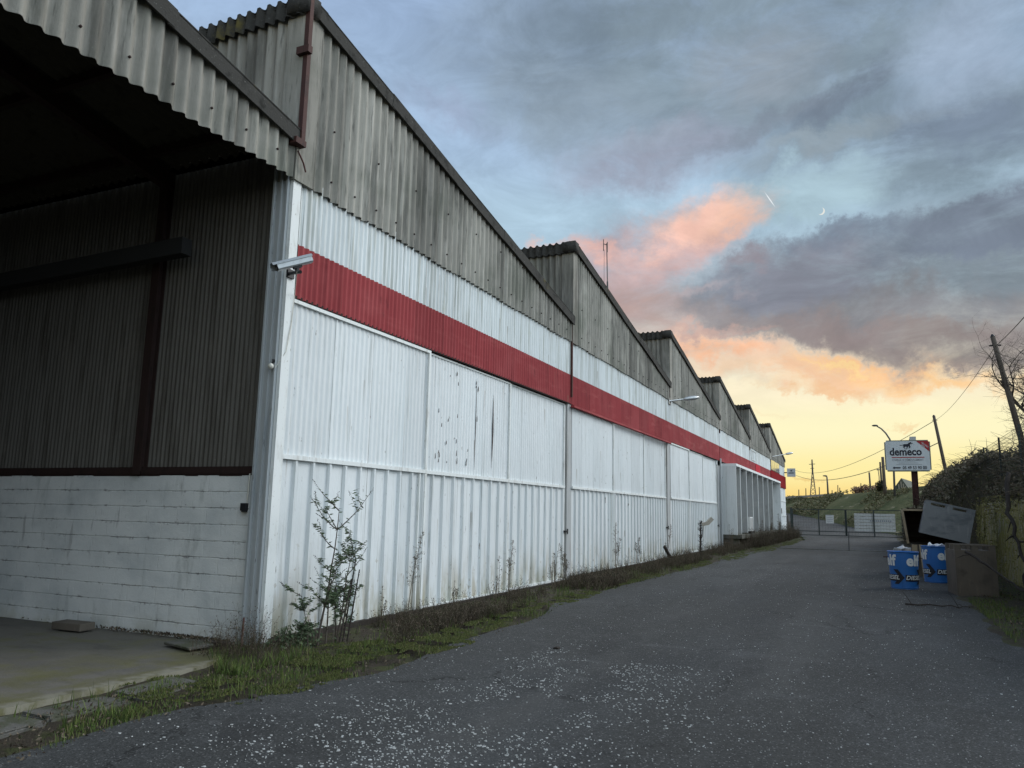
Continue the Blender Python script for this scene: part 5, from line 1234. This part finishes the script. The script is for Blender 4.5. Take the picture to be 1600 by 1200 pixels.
# dry weed undergrowth as one mass
dw = MB()
for i in range(1500):
    y = 7.8+52*rg.random()**1.1; x = rg.uniform(-6.42, -5.75 if y < 20 else -5.2)
    dens = mnoise.noise((y*.45, 2, 0))+(.25 if y > 17 else -.05)+(.35 if 9 < y < 13.5 and x < -5.4 else 0)
    if dens < 0: continue
    tuft(dw, x, y, gz(y)-.02, rg.uniform(.10, .38)*(1.15 if y > 17 else .9), 6, rg, .5, .0022*(1+y/35), 3)
for i in range(900):                          # dark low mats beside bay posts
    y = rg.choice([rg.gauss(10.6, .9), rg.gauss(17.6, .7), rg.gauss(16.6, .5), rg.gauss(25.5, 1.2), rg.gauss(44, 5), rg.gauss(52, 5)]); x = rg.uniform(-6.2, -5.2) if y > 15 else rg.uniform(-5.9, -5.3)
    tuft(dw, x, y, gz(y)-.02, rg.uniform(.12, .30)+(.25 if y > 36 else 0), 9, rg, .8, .003*(1+y/40), 4)
for i in range(420):
    y = rg.uniform(39, 62); x = rg.uniform(-5.6, -4.9); tuft(dw, x, y, gz(y)-.02, rg.uniform(.35, .95), 5, rg, .3, .006, 5)
tag(dw.build('dry_weeds', 'dry'), 'low tangle of brown dry weeds along the warehouse foot', 'weeds', kind='stuff')
# individual tall dry stalks
def stalk(x, y, h, lab, seed, plume=True, n=4, dark=False, r=.006):
    q = random.Random(seed); o = empty('dry_stalk', (x, y, gz(y)-.02), lab, 'dry plant', 'tall dry stalks against the warehouse wall')
    for i in range(n):
        s = MB(); hd = MB()
        p = Vector((x+q.gauss(0, .03), y+q.gauss(0, .04), gz(y)-.02)); d_ = Vector((q.gauss(0, .05), q.gauss(0, .08), 1)).normalized(); L = h*(1 if i == 0 else q.uniform(.5, .85)); pts = [p]
        for k in range(6): d_ = (d_+Vector((q.gauss(0, .03), q.gauss(0, .05), 0))).normalized(); p = p+d_*L/6; pts.append(p)
        s.tube(pts, [r*(1-.7*k/6) for k in range(7)], 5, False)
        for k in range(46 if plume else 14):
            t = q.uniform(.55 if plume else .3, 1); j = min(5, int(t*6)); b = pts[j].lerp(pts[j+1], t*6-j); l = h*.10*(1.15-t)*2.2*q.uniform(.4, 1)
            e = b+Vector((q.gauss(0, .6), q.gauss(0, .6), q.uniform(.2, 1))).normalized()*l; hd.tube([b, b.lerp(e, .6)+Vector((0, 0, .01)), e], [r*.3, r*.25, r*.12], 3, False)
            for z in range(2): leafquad(hd, e+Vector((q.gauss(0, .01), q.gauss(0, .01), q.gauss(0, .01))), .010+.006*q.random(), q)
        so_ = s.build('stem', 'dry', o, True); hd.build('seed_head', 'dry' if dark else 'dry_pale', so_)
for i, a in enumerate((
    (-6.2, 10.02, 1.30, 'tall feathery dry stalk against the first door leaf seam', True, 2), (-6.25, 9.35, .55, 'short dry stalk with brown tuft left of the feathery one', False, 3),
    (-6.15, 11.25, .50, 'dry stalk with dark umbel heads right of the feathery one', False, 4), (-6.2, 12.9, .80, 'slender dry stalk before the middle door leaf', False, 3),
    (-6.25, 13.6, 1.05, 'narrow upright dry stalk at the second leaf seam', True, 2), (-6.2, 15.7, .95, 'branching dry weed with dark heads before the third leaf', False, 6),
    (-6.25, 16.5, .85, 'leaning group of dry stalks near the first bay post', True, 5), (-6.2, 20.2, 1.3, 'pale feathery stalk in the second bay', True, 3),
    (-6.2, 22.3, .9, 'short pale stalk right of the feathery one in the second bay', True, 3), (-6.2, 25.6, 1.2, 'tall pale stalk near the end of the second bay', True, 2),
    (-6.0, 37.4, 1.1, 'dark leafy stalk before the white hood side panel', False, 5), (-5.6, 44.5, 1.3, 'dry stalk before the second fin of the hood', True, 4),
    (-5.5, 48.5, 1.5, 'dry stalk before the middle fins of the hood', True, 4), (-5.5, 53.5, 1.7, 'dry stalk before the last fins of the hood', True, 5), (-5.4, 58.5, 1.9, 'tallest far dry stalk at the end of the hood', True, 7))):
    stalk(*a[:4], seed=40+i, plume=a[4], n=a[5], dark=not a[4], r=.005*(1+a[1]/30))
# mullein-like dark spike and a leaning post stub
q = random.Random(77); o = empty('mullein_spike', (-6.0, 30.2, gz(30)), 'dark dead spike plant standing before the third bay door', 'dead plant')
m = MB().tube([(-6, 30.2, gz(30)-.05), (-5.99, 30.25, .8), (-5.97, 30.3, 1.45)], [.03, .035, .012], 6)
for i in range(90):
    z = q.uniform(.15, 1.4); a = q.random()*6.28; m.tube([(-6, 30.24, z), (-6+.09*cos(a), 30.24+.09*sin(a), z+.07)], [.012, .006], 3)
for s_ in (-1, 1): m.tube([(-6, 30.24, .7), (-5.95, 30.24+s_*.12, .85), (-5.93, 30.24+s_*.16, 1.15)], [.02, .018, .008], 5)
m.build('spike', 'deadwood', o)
tag(MB().tube([(-5.95, 25.7, gz(26)-.1), (-6.15, 25.2, .62)], [.06, .05], 7).build('leaning_stake', 'deadwood'), 'short dark stake leaning against the second bay post', 'stake')
tag(MB().tube([at(377, 1010, 6.9), at(381, 965, 7.0)], [.014, .010], 6).build('rusty_stake', 'rust'), 'short rusty stake beside the corner channel', 'stake')
# butterfly bush at the corner
def bush(x, y, lab):
    q = random.Random(9); o = empty('butterfly_bush', (x, y, -.02), lab, 'shrub'); s = MB(); l = MB(); f = MB()
    def leaf(c, d_, L):
        d_ = d_.normalized(); w = d_.cross(Vector((q.gauss(0, 1), q.gauss(0, 1), q.gauss(0, 1)))).normalized()*L*.16; dr = Vector((0, 0, -L*.22))
        l.add([c, c+d_*L*.4+w+dr*.2, c+d_*L+dr, c+d_*L*.4-w+dr*.2], [(0, 1, 2, 3)])
    def stem(p, d_, L, r, lv):
        pts = [p]; n = 7
        for i in range(n): d_ = (d_+Vector((q.gauss(0, .05), q.gauss(0, .06), .03 if lv == 0 else .02))).normalized(); p = p+d_*L/n; pts.append(p)
        s.tube(pts, [r*(1-.75*i/n) for i in range(n+1)], 5, False)
        for i in range(1, n+1):
            for k in range(3 if lv == 0 else 3):
                c = pts[i-1].lerp(pts[i], q.random()); a = q.random()*6.28; leaf(c, Vector((cos(a), sin(a), q.uniform(-.2, .8))), q.uniform(.028, .070))
        if lv < 2:
            for i in range(7 if lv == 0 else 2):
                j = q.randint(2, n); a = q.random()*6.28; stem(pts[j], (d_*.3+Vector((cos(a)*.5, sin(a)*1.0, .22))).normalized(), L*q.uniform(.22, .42), r*.5, lv+1)
        if lv >= 1 and q.random() < .5:
            e = pts[-1]
            for k in range(14): t = k/14; leafquad(f, e+d_*.11*t+Vector((q.gauss(0, .006), q.gauss(0, .006), 0)), .010, q)
    for (dx, dy, L, r) in ((0, .0, 1.62, .016), (.03, .12, 1.0, .012), (.05, .30, 1.15, .013), (-.02, .38, .95, .010), (.04, -.22, .62, .009), (.08, .42, .60, .010), (.12, .14, .55, .008), (.05, -.40, .45, .007)):
        stem(Vector((x+dx, y+dy, -.03)), Vector((q.gauss(.02, .02), q.gauss(.0, .035), 1)).normalized(), L, r, 0)
    s.build('stems', 'bark', o, True); l.build('leaves', 'leaf', o); f.build('seed_spikes', 'deadwood', o)
bush(-6.1, 7.80, 'leggy green butterfly bush growing against the white wall by the corner')
q = random.Random(5); o = empty('dead_dock_plant', (-5.95, 8.10, 0), 'pair of dark dead stems rising right of the butterfly bush', 'dead plant')
m = MB()
for dy, h, dx in ((0, 1.0, .0), (.06, .85, .02), (-.14, .75, .05)):
    pts = [Vector((-5.95+dx, 8.10+dy+.03*i, h*i/6)) for i in range(7)]; m.tube(pts, [.012*(1-.4*i/6) for i in range(7)], 5)
    for k in range(60): t = q.random(); j = min(5, int(t*6)); c = pts[j].lerp(pts[j+1], t*6-j); leafquad(m, c+Vector((q.gauss(0, .012), q.gauss(0, .012), 0)), .010, q)
m.build('stems', 'deadwood', o)
# ferny clump at the corner foot
shrub((-6.2, 7.5, .08), .22, .4, .18, 500, .030, 'leaf', 'ground_shrub', 'low leafy clump at the foot of the warehouse corner', 'plant', 61, twig='dry')
# boards and debris in the open bay
def board(c, size, rz, rx, mt, name, lab, cat):
    bm = bmesh.new(); bmesh.ops.create_cube(bm, size=1); bmesh.ops.scale(bm, vec=size, verts=bm.verts); bmesh.ops.bevel(bm, geom=bm.edges, offset=.006, segments=1, affect='EDGES')
    me = bpy.data.meshes.new(name); bm.to_mesh(me); bm.free(); me.materials.append(M[mt]); o = bpy.data.objects.new(name, me); COL.objects.link(o)
    o.location = c; o.rotation_euler = (rx, 0, rz); return tag(o, lab, cat)
p = at(112, 999, 6.92); board((p.x, 6.92, .085), (.50, .22, .09), .05, .02, 'plywood', 'wooden_block', 'flat weathered wooden block on the concrete near the block wall', 'wood block')
p = at(290, 1026, 6.75); board((p.x, 6.78, .06), (.55, .30, .03), -.25, .03, 'kerb', 'paving_slab', 'thin mossy slab lying by the foot of the block wall', 'slab')
p = at(355, 1018, 6.95); board((p.x-.1, 6.95, .065), (.20, .12, .05), .3, .0, 'deadwood', 'wood_offcut', 'small dark offcut between the mossy slab and the corner', 'wood offcut')
db = MB()
for i in range(700):
    x = -6.9-abs(rg.gauss(0, 1.2)); y = Y0-.05-abs(rg.gauss(0, .07)); leafquad(db, Vector((x, y, .045+.015*rg.random())), rg.uniform(.008, .03), rg)
tag(db.build('wall_foot_debris', 'dry'), 'dark leaves and crumbs along the block wall foot', 'debris', kind='stuff')
# ================================================================== PALE FLAKES ON THE ASPHALT
fk = MB(); n = 0
while n < 6500:
    u = rg.random()
    y = 2.4+7.0*rg.random()**1.6 if u < .62 else 2.5+24*rg.random()**1.4
    x = rg.gauss(-3.25+.07*y, .85) if u < .62 else rg.uniform(-4.4, 1.2)
    if x < edge(y)+.15 or x > 1.4: continue
    if u < .62 and mnoise.noise((x*.9, y*.7, 11))+.5*mnoise.noise((x*3, y*3, 11)) < -.08: continue
    if u >= .62 and rg.random() < .45: continue
    n += 1; s = min(.022, .003+abs(rg.gauss(0, .0052))); 
    if u >= .62: s *= .7
    k = rg.randint(4, 6); a0 = rg.random()*6.28; z = gz(y)+.008+.012*mnoise.noise((x*.5, y*.3, 2)); el_ = rg.uniform(.5, 1)
    pts = [(x+s*rg.uniform(.6, 1.1)*cos(a0+6.28*i/k), y+s*el_*rg.uniform(.6, 1.1)*sin(a0+6.28*i/k), z+rg.uniform(-.001, .002)) for i in range(k)]
    zc = [(p[0], p[1], p[2]-.007) for p in pts]
    fk.add(pts+zc, [tuple(range(k))]+[(i, i+k, (i+1) % k+k, (i+1) % k) for i in range(k)])
tag(fk.build('paint_flakes', 'chip'), 'pale flakes scattered over the dark asphalt', 'flakes', kind='stuff')
for i, (x, y, l) in enumerate(((870, 1017, 'dark clump lying on the asphalt left of the yard centre'), (395, 1020+70, 'small dark clod at the asphalt edge near the bottom left'))):
    v = ray(x, y); t = (-CZ-.01)/v.z; c = (v.x*t, v.y*t, gz(v.y*t)+.012); crumple_ = ball(c, 1, (.045, .04, .018), 10, 6); crumple_.v = [tuple(Vector(v)+Vector((mnoise.noise(Vector(v)*30), mnoise.noise(Vector(v)*31), 0))*.015) for v in crumple_.v]
    tag(crumple_.build('soil_clod', 'deadwood'), l, 'clod')
